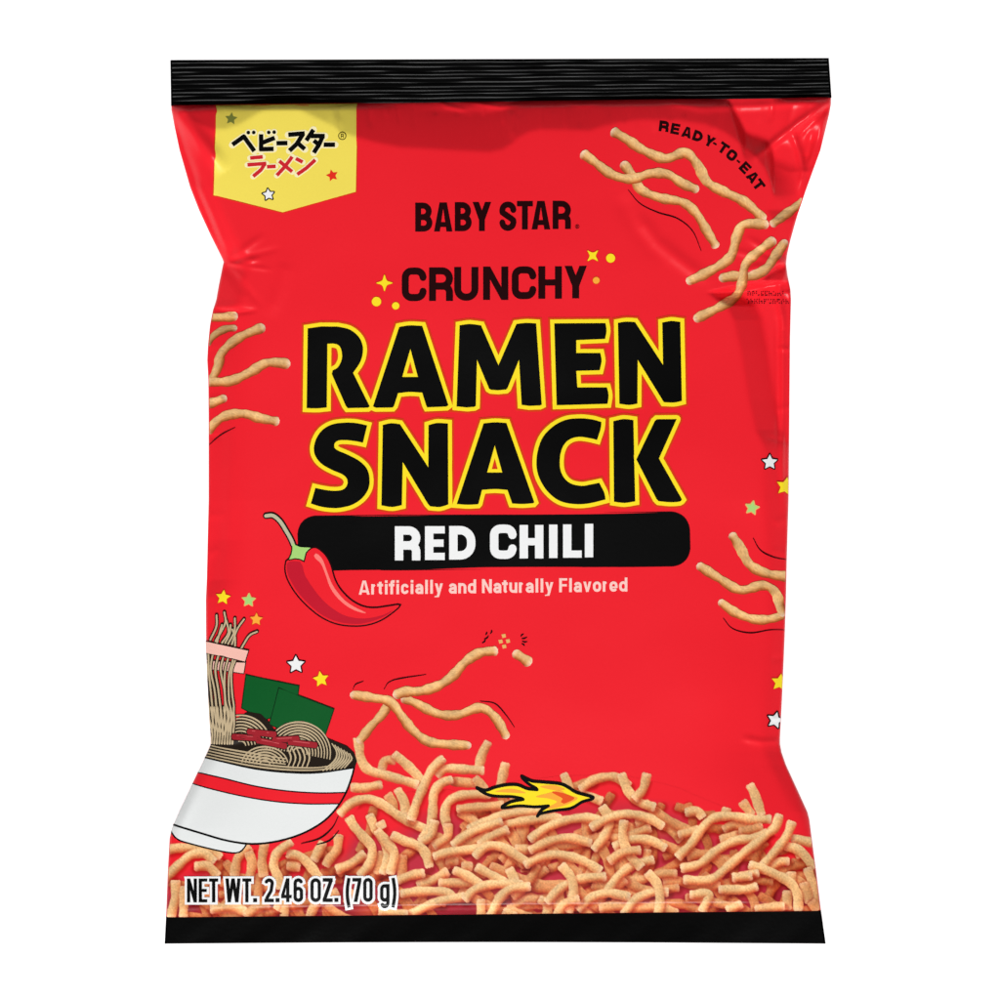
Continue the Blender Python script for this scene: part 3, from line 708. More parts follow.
star_print(*ZB([(142,160)])[0], 6.4, m_olive, rot=.1, parent=badge, lab='moss green star in the corner of the yellow badge')
star_print(*ZB([(815,537)])[0], 6.3, ink('bright_red_ink', (232, 48, 32)), rot=-.25, parent=badge, lab='red star on the yellow badge')
star_print(*ZB([(390,664)])[0], 6.0, m_white, m_black, 1.2, rot=-.12, parent=badge, lab='white star with a black outline on the yellow badge')

# ------------------------------------------------------------------ sparkles and stars
def spark(x, y, R, rot, k=0.36):
    return closed([(x + (R if j % 2 == 0 else R * k) * math.sin(rot + j * math.pi / 4), y - (R if j % 2 == 0 else R * k) * math.cos(rot + j * math.pi / 4)) for j in range(8)], 1.2)
for x, y, R, rot in ((384.5, 283.0, 8.2, 0), (592.7, 255.8, 7.4, math.pi / 4)):
    p = spark(x, y, R, rot, .42); decal('sparkle', [(grow(p, 0.7), [], m_halo, 0), ([p], [], m_yellow, 1.5)], bag)
for x, y, r, m in ((376.5, 301.6, 4.7, m_yellow), (395.7, 305.8, 3.7, m_yellow), (610.6, 258.2, 4.5, m_yellow), (596.2, 280.4, 3.4, m_orange)):
    decal('dot', [([disc(x, y, r + .6, 20)], [], m_halo, 0), ([disc(x, y, r, 20)], [], m, 1.5)], bag)
S = [(223.4, 597.4, 7.6, m_yellow, m_halo, .6, .12), (248.9, 600.2, 6.6, m_green, m_tan, .8, .05), (256.4, 619.4, 6.6, m_orange, m_halo, .6, .05),
     (296.0, 664.6, 9.0, m_white, m_maroon, 1.3, -.02), (320.9, 679.2, 8.2, m_yellow, m_halo, .6, -.15),
     (769.4, 462.2, 7.8, m_white, m_maroon, 1.2, .0), (785.0, 486.6, 9.6, m_yellow, m_halo, .8, .2), (752.0, 507.8, 6.8, m_green, m_tan, 1.0, .2),
     (779.5, 682.5, 9.0, m_yellow, m_halo, .6, .15), (774.8, 720.2, 8.4, m_white, m_maroon, 1.3, .25)]
for s in S: star_print(*s, lev=4)

# ------------------------------------------------------------------ chili pepper
ZC = lambda p: tr(255, 500, 6.667, p)
body = closed(ZC([(228,395),(208,425),(207,480),(232,550),(290,638),(370,720),(450,780),(540,820),(640,835),(740,830),(830,802),(905,755),(962,703),(900,709),(800,722),(720,712),(640,670),(570,600),(530,530),(500,430),(465,368),(420,328),(385,322),(340,350)]), 2.5)
darkz = closed(ZC([(220,416),(300,412),(318,440),(335,505),(400,605),(470,685),(560,752),(640,782),(740,790),(850,768),(920,735),(860,778),(740,820),(640,826),(540,808),(450,768),(372,706),(292,622),(240,540),(216,480)]), 2.5)
hi = closed(ZC([(393,372),(405,355),(425,365),(455,405),(482,480),(520,570),(585,655),(650,705),(740,752),(690,745),(620,712),(548,650),(500,580),(470,495),(440,425),(405,392)]), 2.0)
chili = decal('chili_pepper', [(grow(body, 1.5), [], m_maroon, 4), ([body], [], m_red, 5.5), ([darkz], [], m_dred, 6.7), ([hi], [], m_hi, 7.2)], bag)
stem = catmull(ZC([(74,106),(120,104),(168,143),(212,212),(240,262),(256,300)]), 2)
cal = ZC([(250,284),(268,300),(300,314),(372,318),(352,335),(338,352),(325,404),(300,392),(268,388),(228,396),(244,362),(250,330)])
stem_w = [s for s in stroke(stem, 6.4)]
decal('stem', [(stem_w + grow(cal, 1.2), [], m_black, 7.8), ([s for s in stroke(stem, 3.6)], [], m_stem, 9.2), ([cal], [], m_green, 9.9)], chili)

# ------------------------------------------------------------------ bowl of noodles
ZW = lambda p: tr(160, 710, 4.762, p)
ZU = lambda p: tr(200, 580, 6.667, p)
bowl_p = catmull(ZW([(925,275),(912,325),(885,395),(845,462),(780,530),(680,588),(560,625),(440,638),(320,622),(200,588),(62,546)]), 4) + ZW([(30,530),(120,330),(190,215)]) + catmull(ZW([(205,225),(300,247),(450,280),(600,297),(750,299),(925,275)]), 4)
foot = catmull(ZW([(52,560),(62,590),(90,618),(150,638),(280,670),(360,681),(392,668),(412,640)]), 3) + ZW([(320,622),(200,588),(62,546)])
rim = catmull(ZW([(205,225),(300,247),(450,280),(600,297),(750,299),(925,275)]), 4)
side = catmull(ZW([(925,275),(912,325),(885,395),(845,462),(780,530),(680,588),(560,625),(440,638),(320,622),(200,588),(62,546)]), 4)
bowlp = decal('noodle_bowl', [
    ([foot], [], m_offwhite, 10), (stroke(catmull(ZW([(50,555),(62,590),(90,618),(150,638),(280,670),(360,681),(392,668),(412,640)]), 3), 1.5, False), [], m_black, 11.5),
    ([bowl_p], [], m_offwhite, 12), (stroke(side, 1.9, False) + stroke(rim, 1.4, False), [], m_black, 16.5)], bag)
st_t = catmull(ZW([(160,294),(300,325),(450,362),(600,385),(750,395),(892,393)]), 4); st_b = catmull(ZW([(852,446),(700,447),(550,436),(400,412),(260,380),(135,346)]), 4)
decal('stripe', [([st_t + st_b], [], m_red, 14), (stroke(st_t, 1.2, False) + stroke(st_b, 1.2, False), [], m_black, 15.2)], bowlp)
decal('speed_line', [(taper(catmull(ZW([(850,505),(820,562),(760,612),(672,637)]), 3), .6, 1.6, .6), [], m_black, 12)], bowlp)
decal('speed_line', [(taper(catmull(ZW([(852,575),(808,622),(745,642)]), 3), .6, 1.6, .6), [], m_black, 12)], bowlp)
# seaweed
back = ZU([(310,635),(658,708),(640,860),(430,930),(282,852)]); front = ZU([(528,722),(890,862),(858,960),(828,1045),(640,1040),(466,960)])
decal('seaweed_sheet', [(grow(back, 1.0), [], m_norik, 8), ([back], [], m_nori, 9)], bowlp)
decal('seaweed_sheet', [(grow(front, 1.0), [], m_norik, 10), ([front], [], m_nori, 11)], bowlp)
# noodles: dark ground with pale strands drawn on it
ground = ZW([(195,222),(245,158),(330,150),(345,95),(370,40),(420,8),(480,18),(515,50),(545,95),(600,60),(680,50),(750,82),(800,135),(840,152),(890,172),(925,205),(938,245),(928,276)]) + rim[::-1]
lines = []
def conc(cx, cy, rx0, ry0, drx, dry, n, a0, a1): return [arc(cx + 0, cy, rx0 + drx * k, ry0 + dry * k, a0, a1, 14) for k in range(n)]
L = []
L += conc(385, 175, 25, 30, 15, 15, 9, -115, -8)         # left mound
L += conc(660, 205, 26, 26, 14, 13.5, 10, -172, 12)           # right mound
L += conc(500, 262, 25, 22, 17, 13, 6, -172, -8)          # middle swirl
L += [[(x0, 275 - abs(x0 - 700) * .04), (x0 + 14, 225), (x0 - 8, 170)] for x0 in (610, 632, 654, 676, 698)]
L += [[(818 + 14 * k, 158 + 8 * k), (842 + 12 * k, 200 + 5 * k), (832 + 12 * k, 240 + k), (775 + 17 * k, 290 - 2 * k)] for k in range(7)]
L += [[(205 + 5 * k, 218 - 13 * k), (300, 238 - 14 * k), (450, 268 - 15 * k), (600, 284 - 13 * k), (740, 286 - 11 * k), (830, 274 - 12 * k)][: (6 if k < 2 else 4)] for k in range(5)]
for p in L: lines += taper(catmull(ZW(p), 2.2), 1.1, 1.8, 1.1)
gnd = ink('brown_black_ink', (34, 26, 20))
noods = decal('noodles', [([ground], [], gnd, 12.2), (lines, [], m_beige, 13.6)], bowlp)
up = [[(62,480),(66,620),(80,760),(92,900),(84,1010)], [(92,485),(78,600),(104,740),(118,900),(106,1010)], [(130,490),(108,600),(128,740),(144,900),(128,1010)], [(160,505),(142,600),(166,740),(170,880),(150,1010)],
      [(192,515),(168,620),(172,800),(196,900),(176,1010)], [(240,525),(212,620),(217,760),(228,860),(205,1010)], [(222,530),(196,640),(196,800),(214,900),(192,1010)],
      [(60,560),(52,700),(66,860),(70,1000)], [(110,800),(120,900),(140,1000)], [(180,840),(190,920),(165,1030)]]
low = [[(232 + 15 * k, -12), (243 + 14 * k, 60), (254 + 12 * k, 110), (250 + 12 * k, 160)] for k in range(9)]
top = [[(115,235),(114,310),(75,398)], [(165,215),(170,290),(108,408)], [(150,300),(135,350),(118,415)], [(178,270),(192,350),(150,418)], [(235,255),(232,340),(190,425)], [(296,262),(250,330),(215,428)], [(218,330),(236,380),(236,438)], [(382,345),(330,372),(278,455)], [(206,300),(200,360),(170,420)]]
cd = [catmull(ZU(p), 2) for p in up] + [catmull(ZU(p), 2) for p in top]; cl = [catmull(ZW(p), 2) for p in low]
blackl = [s for p in cd + cl for s in stroke(p, 3.7)]; palel = [s for i, p in enumerate(cd + cl) for s in stroke(p, 1.75)]
decal('lifted_noodles', [(blackl, [], gnd, 15.0), (palel, [], m_beige, 16.4)], bowlp)
c1 = ZU([(20,404),(324,472),(302,543),(20,480)]); c2 = ZU([(20,530),(135,545),(304,552),(292,622),(130,600),(20,590)])
decal('chopstick', [(grow(c2, .9), [], gnd, 13.2), ([c2], [], m_chop, 14.2)], bowlp)
decal('chopstick', [(grow(c1, .9), [], gnd, 18), ([c1], [], m_chop, 19)], bowlp)
for x, y, l, a in ((412,131,64,3), (486,110,66,6), (600,140,60,-3), (680,160,66,7), (532,158,70,12)):
    p = rot_polys([ZW([(x-l,y-14),(x+l,y-14),(x+l+6,y),(x+l,y+14),(x-l,y+14),(x-l-6,y)])], *ZW([(x,y)])[0], math.radians(a))[0]
    h = rot_polys([ZW([(x-l*.7,y-8),(x+l*.5,y-8),(x+l*.5,y-4),(x-l*.7,y-4)])], *ZW([(x,y)])[0], math.radians(a))[0]
    decal('meat_strip', [(grow(p, .7), [], gnd, 20), ([p], [], m_meat, 21), ([h], [], ink('rose_ink', (205, 88, 92)), 21.8)], bowlp)

# ------------------------------------------------------------------ flame
ZF = lambda p: tr(470, 760, 7.143, p)
fl = catmull(ZF([(48,200),(110,218),(180,195),(260,178),(340,178),(410,205),(480,212)]), 2) + catmull(ZF([(470,200),(430,178),(395,150),(368,118),(440,150),(520,158),(640,170),(700,195),(760,232),(880,270),(800,300),(720,345),(600,362),(500,385),(482,402),(512,358),(560,328)]), 2) + catmull(ZF([(540,330),(460,335),(350,328),(228,342),(290,300),(380,282)]), 2) + catmull(ZF([(370,275),(300,262),(180,258),(110,240),(48,200)]), 2)
fo = [s for s in stroke(fl + [fl[0]], 3.0)]
or1 = closed(ZF([(180,225),(300,205),(400,235),(330,235)]), 2); or2 = closed(ZF([(470,262),(560,235),(640,215),(700,250),(770,272),(700,315),(600,345),(540,345),(620,300),(560,275)]), 2)
or3 = closed(ZF([(500,190),(600,180),(680,210),(600,215)]), 2); core = closed(ZF([(585,230),(650,232),(745,272),(670,312),(648,300),(662,276)]), 2)
decal('flame', [([fl], [], m_yellow, 9), ([or1, or3], [], m_orange, 10), ([or2], [], m_orange, 10), ([core], [], m_flame, 11), (fo, [], m_black, 12.5)], bag)

# ------------------------------------------------------------------ loose noodles: printed strands with their printed modelling
def strand_colors(u, s, n, tone, L):
    """u across -1..1, s along"""
    a = np.array([240, 192, 132.]); b_ = np.array([220, 152, 82.]); c = np.array([156, 64, 24.])
    k = np.clip((u + 0.35) / 1.35, 0, 1)
    col = a[None] * (1 - k)[:, None] + b_[None] * k[:, None]
    e = np.clip((u - 0.18) / 0.82, 0, 1)[:, None] ** 1.2; col = col * (1 - e) + c[None] * e
    e2 = np.clip((-u - 0.72) / 0.28, 0, 1)[:, None]; col = col * (1 - 0.7 * e2) + np.array([222, 150, 96.])[None] * 0.7 * e2
    d = np.minimum(s, L - s); tip = np.clip(1 - d / 5.0, 0, 1)[:, None] * 0.8
    col = col * (1 - tip) + np.array([252, 216, 196.])[None] * tip
    return np.clip(col * tone * (1 + n[:, None]), 0, 255)
_lv = [0]
def noodle(pts, r=4.7, tone=1.0, lev=None, parent=bag, flip=1):
    r = r * 0.95
    pl = np.array(catmull(pts, 1.6)); n = len(pl)
    if lev is None: _lv[0] += 1; lev = 0.5 + (_lv[0] % 8) * 1.0
    d = np.gradient(pl, axis=0); d /= np.linalg.norm(d, axis=1, keepdims=True) + 1e-9; nv = np.stack([-d[:, 1], d[:, 0]], -1)
    # light from the upper left: put the pale side there
    s = np.r_[0, np.cumsum(np.hypot(*np.diff(pl, axis=0).T))]; L = s[-1]
    wob = 1 + 0.11 * np.sin(s * 0.23 + rng.uniform(0, 6)) + 0.05 * np.sin(s * 0.6 + rng.uniform(0, 6))
    end = np.minimum(s, L - s); rr = r * wob * np.sqrt(np.clip(1 - (1 - np.clip(end / (r * 0.7), 0, 1)) ** 2, 0.12, 1))
    U = np.linspace(-1, 1, 11); nz = rng.normal(0, 1, n); nz = np.convolve(nz, np.ones(5) / 5, 'same') * 0.05
    pts2, cols_ = [], []
    for i, u in enumerate(U):
        q = pl + nv * (u * rr)[:, None]; pts2.append(q)
        sgn = np.where((nv @ np.array([0.45, 0.9])) > 0, 1.0, -1.0); sgn = np.convolve(np.pad(sgn, 6, mode='edge'), np.ones(13) / 13, 'valid')
        cols_.append(strand_colors(u * sgn, s, nz * 1.5 + rng.normal(0, 0.045, n), tone, L))
    P2 = np.concatenate(pts2); C = np.concatenate(cols_)
    x, y = clampxy(P2[:, 0], P2[:, 1], 1.2)
    P, N = surf(x, y, BASE_OFF + LAYER * lev)
    ia = np.arange(len(U) * n).reshape(len(U), n)
    q = quads(ia)
    xx, yy = x[q], y[q]; ar = 0.5 * np.abs((xx[:,2]-xx[:,0])*(yy[:,3]-yy[:,1]) - (xx[:,3]-xx[:,1])*(yy[:,2]-yy[:,0])); q = q[ar > 1e-4]
    sg = ((x[q][:,1]-x[q][:,0])*(y[q][:,2]-y[q][:,0]) - (y[q][:,1]-y[q][:,0])*(x[q][:,2]-x[q][:,0])) > 0
    q[sg] = q[sg][:, ::-1]
    used = np.unique(q); rm = np.full(len(P), -1); rm[used] = np.arange(len(used)); q = rm[q]; P, N, C = P[used], N[used], C[used]
    me = make_mesh('noodle', P, q, N)
    ca = me.color_attributes.new('print', 'FLOAT_COLOR', 'POINT'); ca.data.foreach_set('color', np.c_[s2l(C), np.ones(len(C))].ravel())
    return link('noodle', me, parent, [m_pile])
T3 = lambda p: tr(590, 40, 4, p); T4 = lambda p: tr(150, 270, 4, p); T5 = lambda p: tr(590, 480, 4, p); T6 = lambda p: tr(370, 480, 4, p)
noodle(T3([(722,742),(790,692),(860,640)]), 4.8, .92, 1)
noodle(T3([(785,800),(742,862),(700,918),(640,945),(575,945),(515,955)]), 5.0, .93, 2)
noodle(T3([(85,362),(150,400),(210,440),(300,475),(380,452),(430,500),(470,570),(540,610),(620,650),(700,722)]), 5.2, 1, 3)
noodle(T3([(385,970),(470,930),(560,870),(590,780),(620,738),(715,738)]), 5.2, 1, 4.4)
noodle(T3([(740,795),(670,850),(622,900),(606,980),(580,1030),(520,1068),(415,1120)]), 5.0, .97, 3.4)
noodle(T3([(128,488),(170,545),(205,600),(280,632),(370,650),(425,695),(470,770),(508,832)]), 4.9, .98, 4)
noodle(T3([(-35,450),(20,490),(80,535),(140,555),(190,552),(240,535),(310,538),(370,575),(435,602)]), 5.0, 1, 5.4)
noodle(T4([(215,190),(290,190),(352,183)]), 4.8, .98, 2); noodle(T4([(225,300),(262,258),(305,236),(350,232)]), 3.8, .80, 1)
noodle(T4([(240,455),(272,390),(290,330),(360,270),(460,226)]), 4.9, .93, 3); noodle(T4([(225,448),(320,445),(400,410),(470,372),(562,376)]), 5.1, .98, 4.4)
noodle(T4([(220,540),(270,525),(308,508)]), 4.8, .97, 1.4); noodle(T4([(222,650),(290,590),(370,575),(440,593),(518,608)]), 5.0, .98, 2)
noodle(T5([(563,212),(600,270),(640,340),(710,375),(800,388)]), 5.1, .98, 1); noodle(T5([(515,483),(580,530),(660,558),(740,552),(800,520)]), 4.8, 1, 2)
noodle(T5([(428,338),(510,390),(600,440),(690,422),(740,450),(760,510),(775,545)]), 4.9, .97, 4.5)
noodle(T6([(75,880),(55,930),(0,990),(-30,1030),(-50,1050)]), 4.7, .95, 1)
noodle(T6([(-80,858),(10,872),(80,888),(130,950),(170,1000),(230,1045),(310,1058),(405,1062)]), 5.0, 1, 2.2)
noodle(T6([(125,870),(180,892),(270,935),(350,940),(440,912),(500,950),(550,1035)]), 4.9, .98, 3.6)
noodle(T6([(512,683),(440,692),(380,730),(330,785),(270,825),(200,845),(140,848),(92,864)]), 5.2, 1, 4.8)
noodle(T6([(572,688),(610,712),(645,736)]), 5.4, 1, 1)
for x, y in ((503.6, 636), (500.5, 641.6), (507.8, 641.2), (504, 646.6)):
    decal('crumb', [(grow([(x-1.6, y-1.3), (x+1.4, y-1.7), (x+2, y+.9), (x-.9, y+1.6)], .4), [], m_tan, 0)], bag)
for l in ([(485,600),(487,606),(481,616)], [(468,607),(466,614),(462,620)], [(474,622),(468,632),(456,636)], [(462,636),(458,646),(448,652)], [(615,615),(607,620),(603,626)], [(628,628),(616,634),(606,634)], [(630,646),(618,648),(608,644)], [(618,664),(614,658),(606,654)]):
    decal('impact_tick', [(taper(catmull(T6(l), 1.5), .9, 1.9, .9), [], m_maroon, 0)], bag)
for l in (T3([(152,600),(200,655),(270,690),(350,715),(410,765),(445,845)]), T4([(238,700),(285,660),(342,630)]), T5([(652,232),(680,280),(730,308),(790,320)]), T5([(532,553),(570,595),(640,612),(720,600),(775,600)]),
          T6([(55,838),(90,802),(225,778)]), T6([(440,885),(500,895),(545,942),(578,990)]), T6([(-68,838),(-58,818),(-25,805)])):
    decal('speed_line', [(taper(catmull(l, 2.5), .5, 1.25, .5), [], m_maroon, 7)], bag)

# ------------------------------------------------------------------ the heap of noodles printed along the foot of the bag
SC = 0.72
PX0, PX1, PY0, PY1 = 160.0, 826.0, 738.0, 920.0
W_, H_ = int((PX1 - PX0) / SC) + 1, int((PY1 - PY0) / SC) + 1
img = np.zeros((H_, W_, 3)); cov = np.zeros((H_, W_))
yy, xx = np.mgrid[0:H_, 0:W_]; xx = PX0 + xx * SC; yy = PY0 + yy * SC
def fbm(x, y, f, seed):
    r = np.random.default_rng(seed); out = np.zeros_like(x)
    for o_ in range(3):
        for k in range(6):
            a = r.uniform(0, 6.283); ff = f * 2 ** o_ * r.uniform(.7, 1.3); out += np.sin((x * math.cos(a) + y * math.sin(a)) * ff + r.uniform(0, 6.28)) / 2 ** o_ / 6
    return out
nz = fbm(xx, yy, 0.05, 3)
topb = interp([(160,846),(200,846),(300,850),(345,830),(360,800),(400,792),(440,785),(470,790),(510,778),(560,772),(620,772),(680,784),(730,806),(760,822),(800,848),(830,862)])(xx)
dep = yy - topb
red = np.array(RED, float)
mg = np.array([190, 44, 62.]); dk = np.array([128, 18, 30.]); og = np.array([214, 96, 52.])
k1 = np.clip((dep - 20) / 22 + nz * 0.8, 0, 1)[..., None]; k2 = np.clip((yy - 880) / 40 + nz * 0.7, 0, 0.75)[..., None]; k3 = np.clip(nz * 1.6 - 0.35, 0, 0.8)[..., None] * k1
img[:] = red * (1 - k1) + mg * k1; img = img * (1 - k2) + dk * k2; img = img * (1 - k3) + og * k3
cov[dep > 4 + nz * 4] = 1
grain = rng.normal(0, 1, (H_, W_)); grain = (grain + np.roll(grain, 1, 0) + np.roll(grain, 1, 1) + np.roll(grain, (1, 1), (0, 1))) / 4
def paint(pts, r, tone=1.0, sh=1.0):
    pl = np.array(catmull(pts, 2.0)); s = np.r_[0, np.cumsum(np.hypot(*np.diff(pl, axis=0).T))]; Lg = s[-1]
    ph = rng.uniform(0, 6.28, 2); R_ = r + 5
    i0, i1 = int(max(0, (pl[:,0].min() - R_ - PX0) / SC)), int(min(W_, (pl[:,0].max() + R_ - PX0) / SC + 2))
    j0, j1 = int(max(0, (pl[:,1].min() - R_ - PY0) / SC)), int(min(H_, (pl[:,1].max() + R_ - PY0) / SC + 2))
    if i1 <= i0 or j1 <= j0: return
    X_, Y_ = xx[j0:j1, i0:i1], yy[j0:j1, i0:i1]; best = np.full(X_.shape, 1e9); off = np.zeros_like(X_); arc_ = np.zeros_like(X_); shd = np.full(X_.shape, 1e9)
    for i in range(len(pl) - 1):
        a, b_ = pl[i], pl[i+1]; d = b_ - a; L2 = d @ d + 1e-9; t = np.clip(((X_ - a[0]) * d[0] + (Y_ - a[1]) * d[1]) / L2, 0, 1)
        qx, qy = X_ - a[0] - t * d[0], Y_ - a[1] - t * d[1]; q = np.hypot(qx, qy); m = q < best
        if i in (0, len(pl) - 2):
            tr_ = ((X_ - a[0]) * d[0] + (Y_ - a[1]) * d[1]) / L2; ov = (np.maximum(-tr_, 0) if i == 0 else np.maximum(tr_ - 1, 0)) * math.sqrt(L2)
            q = np.where(ov > 3.4, 1e8, q + ov * .6); m = q < best
        best = np.where(m, q, best); off = np.where(m, qx * 0.45 + qy * 0.89, off); arc_ = np.where(m, s[i] + t * (s[i+1] - s[i]), arc_)
        t2 = np.clip(((X_ - 1 - a[0]) * d[0] + (Y_ - 2.2 - a[1]) * d[1]) / L2, 0, 1); shd = np.minimum(shd, np.hypot(X_ - 1 - a[0] - t2 * d[0], Y_ - 2.2 - a[1] - t2 * d[1]))
    rr = r * (1 + 0.07 * np.sin(arc_ * 0.22 + ph[0]) + 0.04 * np.sin(arc_ * 0.55 + ph[1]))
    sub = img[j0:j1, i0:i1]; cs = cov[j0:j1, i0:i1]
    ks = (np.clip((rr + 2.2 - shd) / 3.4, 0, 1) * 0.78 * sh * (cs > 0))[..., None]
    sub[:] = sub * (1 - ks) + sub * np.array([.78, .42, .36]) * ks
    u = np.clip(off / rr, -1, 1); best = np.where(((np.hypot(X_ - pl[0][0], Y_ - pl[0][1]) < r * 1.3) & (((X_ - pl[0][0]) * (pl[1][0] - pl[0][0]) + (Y_ - pl[0][1]) * (pl[1][1] - pl[0][1])) < -3.3)) | ((np.hypot(X_ - pl[-1][0], Y_ - pl[-1][1]) < r * 1.3) & (((X_ - pl[-1][0]) * (pl[-1][0] - pl[-2][0]) + (Y_ - pl[-1][1]) * (pl[-1][1] - pl[-2][1])) > 3.3)), 1e8, best); al = np.clip((rr - best) / SC + 0.5, 0, 1)[..., None]
    a_ = np.array([240, 197, 142.]); b2 = np.array([226, 158, 94.]); c_ = np.array([182, 62, 34.])
    k = np.clip((u + .45) / 1.3, 0, 1)[..., None]; col = a_ * (1 - k) + b2 * k
    e = (np.clip((u - .0) / 1.0, 0, 1) ** 1.25)[..., None]; col = col * (1 - e) + c_ * e
    e2 = (np.clip((-u - .7) / .3, 0, 1) * .55)[..., None]; col = col * (1 - e2) + np.array([232, 160, 108.]) * e2
    tp = (np.clip(1 - np.minimum(arc_, Lg - arc_) / 3.5, 0, 1) * .35 * (best < rr))[..., None]; col = col * (1 - tp) + np.array([250, 212, 186.]) * tp
    tt = tone ** .45 * (1 + 0.05 * np.sin(arc_ * 0.13 + ph[1]))[..., None]
    tc = np.array([1.0, min(1, tone ** 1.0), min(1, tone ** 1.5)])
    col = col * tt * tc * (1 + 0.085 * grain[j0:j1, i0:i1, None])
    sub[:] = sub * (1 - al) + col * al; cs[:] = np.maximum(cs, al[..., 0] > 0.02)
r2 = random.Random(11)
def filler(n, tone, r, y0off, spread=1.0, x0=160, x1=826):
    for _ in range(n):
        x = r2.uniform(x0, x1); tb_ = float(np.interp(x, [160,300,345,360,440,510,620,680,730,760,800,830], [846,850,830,800,785,778,772,784,806,822,848,862])); y = r2.uniform(tb_ + y0off, 918)
        a = r2.gauss(0, 0.9) ; Lg = r2.uniform(35, 80); P = []; xx_, yy_ = x, y
        c = r2.uniform(-.35, .35)
        for k in range(5):
            P.append((xx_, yy_)); xx_ += math.cos(a) * Lg / 4; yy_ += math.sin(a) * Lg / 4; a += c + r2.uniform(-.3, .3)
        if min(p[1] - float(np.interp(p[0], [160,300,345,360,440,510,620,680,730,760,800,830], [846,850,830,800,785,778,772,784,806,822,848,862])) for p in P) < y0off - 8: continue
        paint(P, r + r2.uniform(-.4, .4), tone * r2.uniform(.92, 1.05))
filler(95, .72, 4.3, 14)
filler(35, .84, 4.4, 16)
filler(44, .86, 4.6, 10, x0=490, x1=690)
def P_(ox, oy, s): return lambda p: tr(ox, oy, s, p)
p1, p2, p3, p4, p5, p6, p7, p8 = P_(340,740,8.333), P_(440,740,8.333), P_(160,825,8.333), P_(270,825,8.333), P_(380,825,8.333), P_(480,825,8.333), P_(670,780,7.41), P_(740,780,7.41)
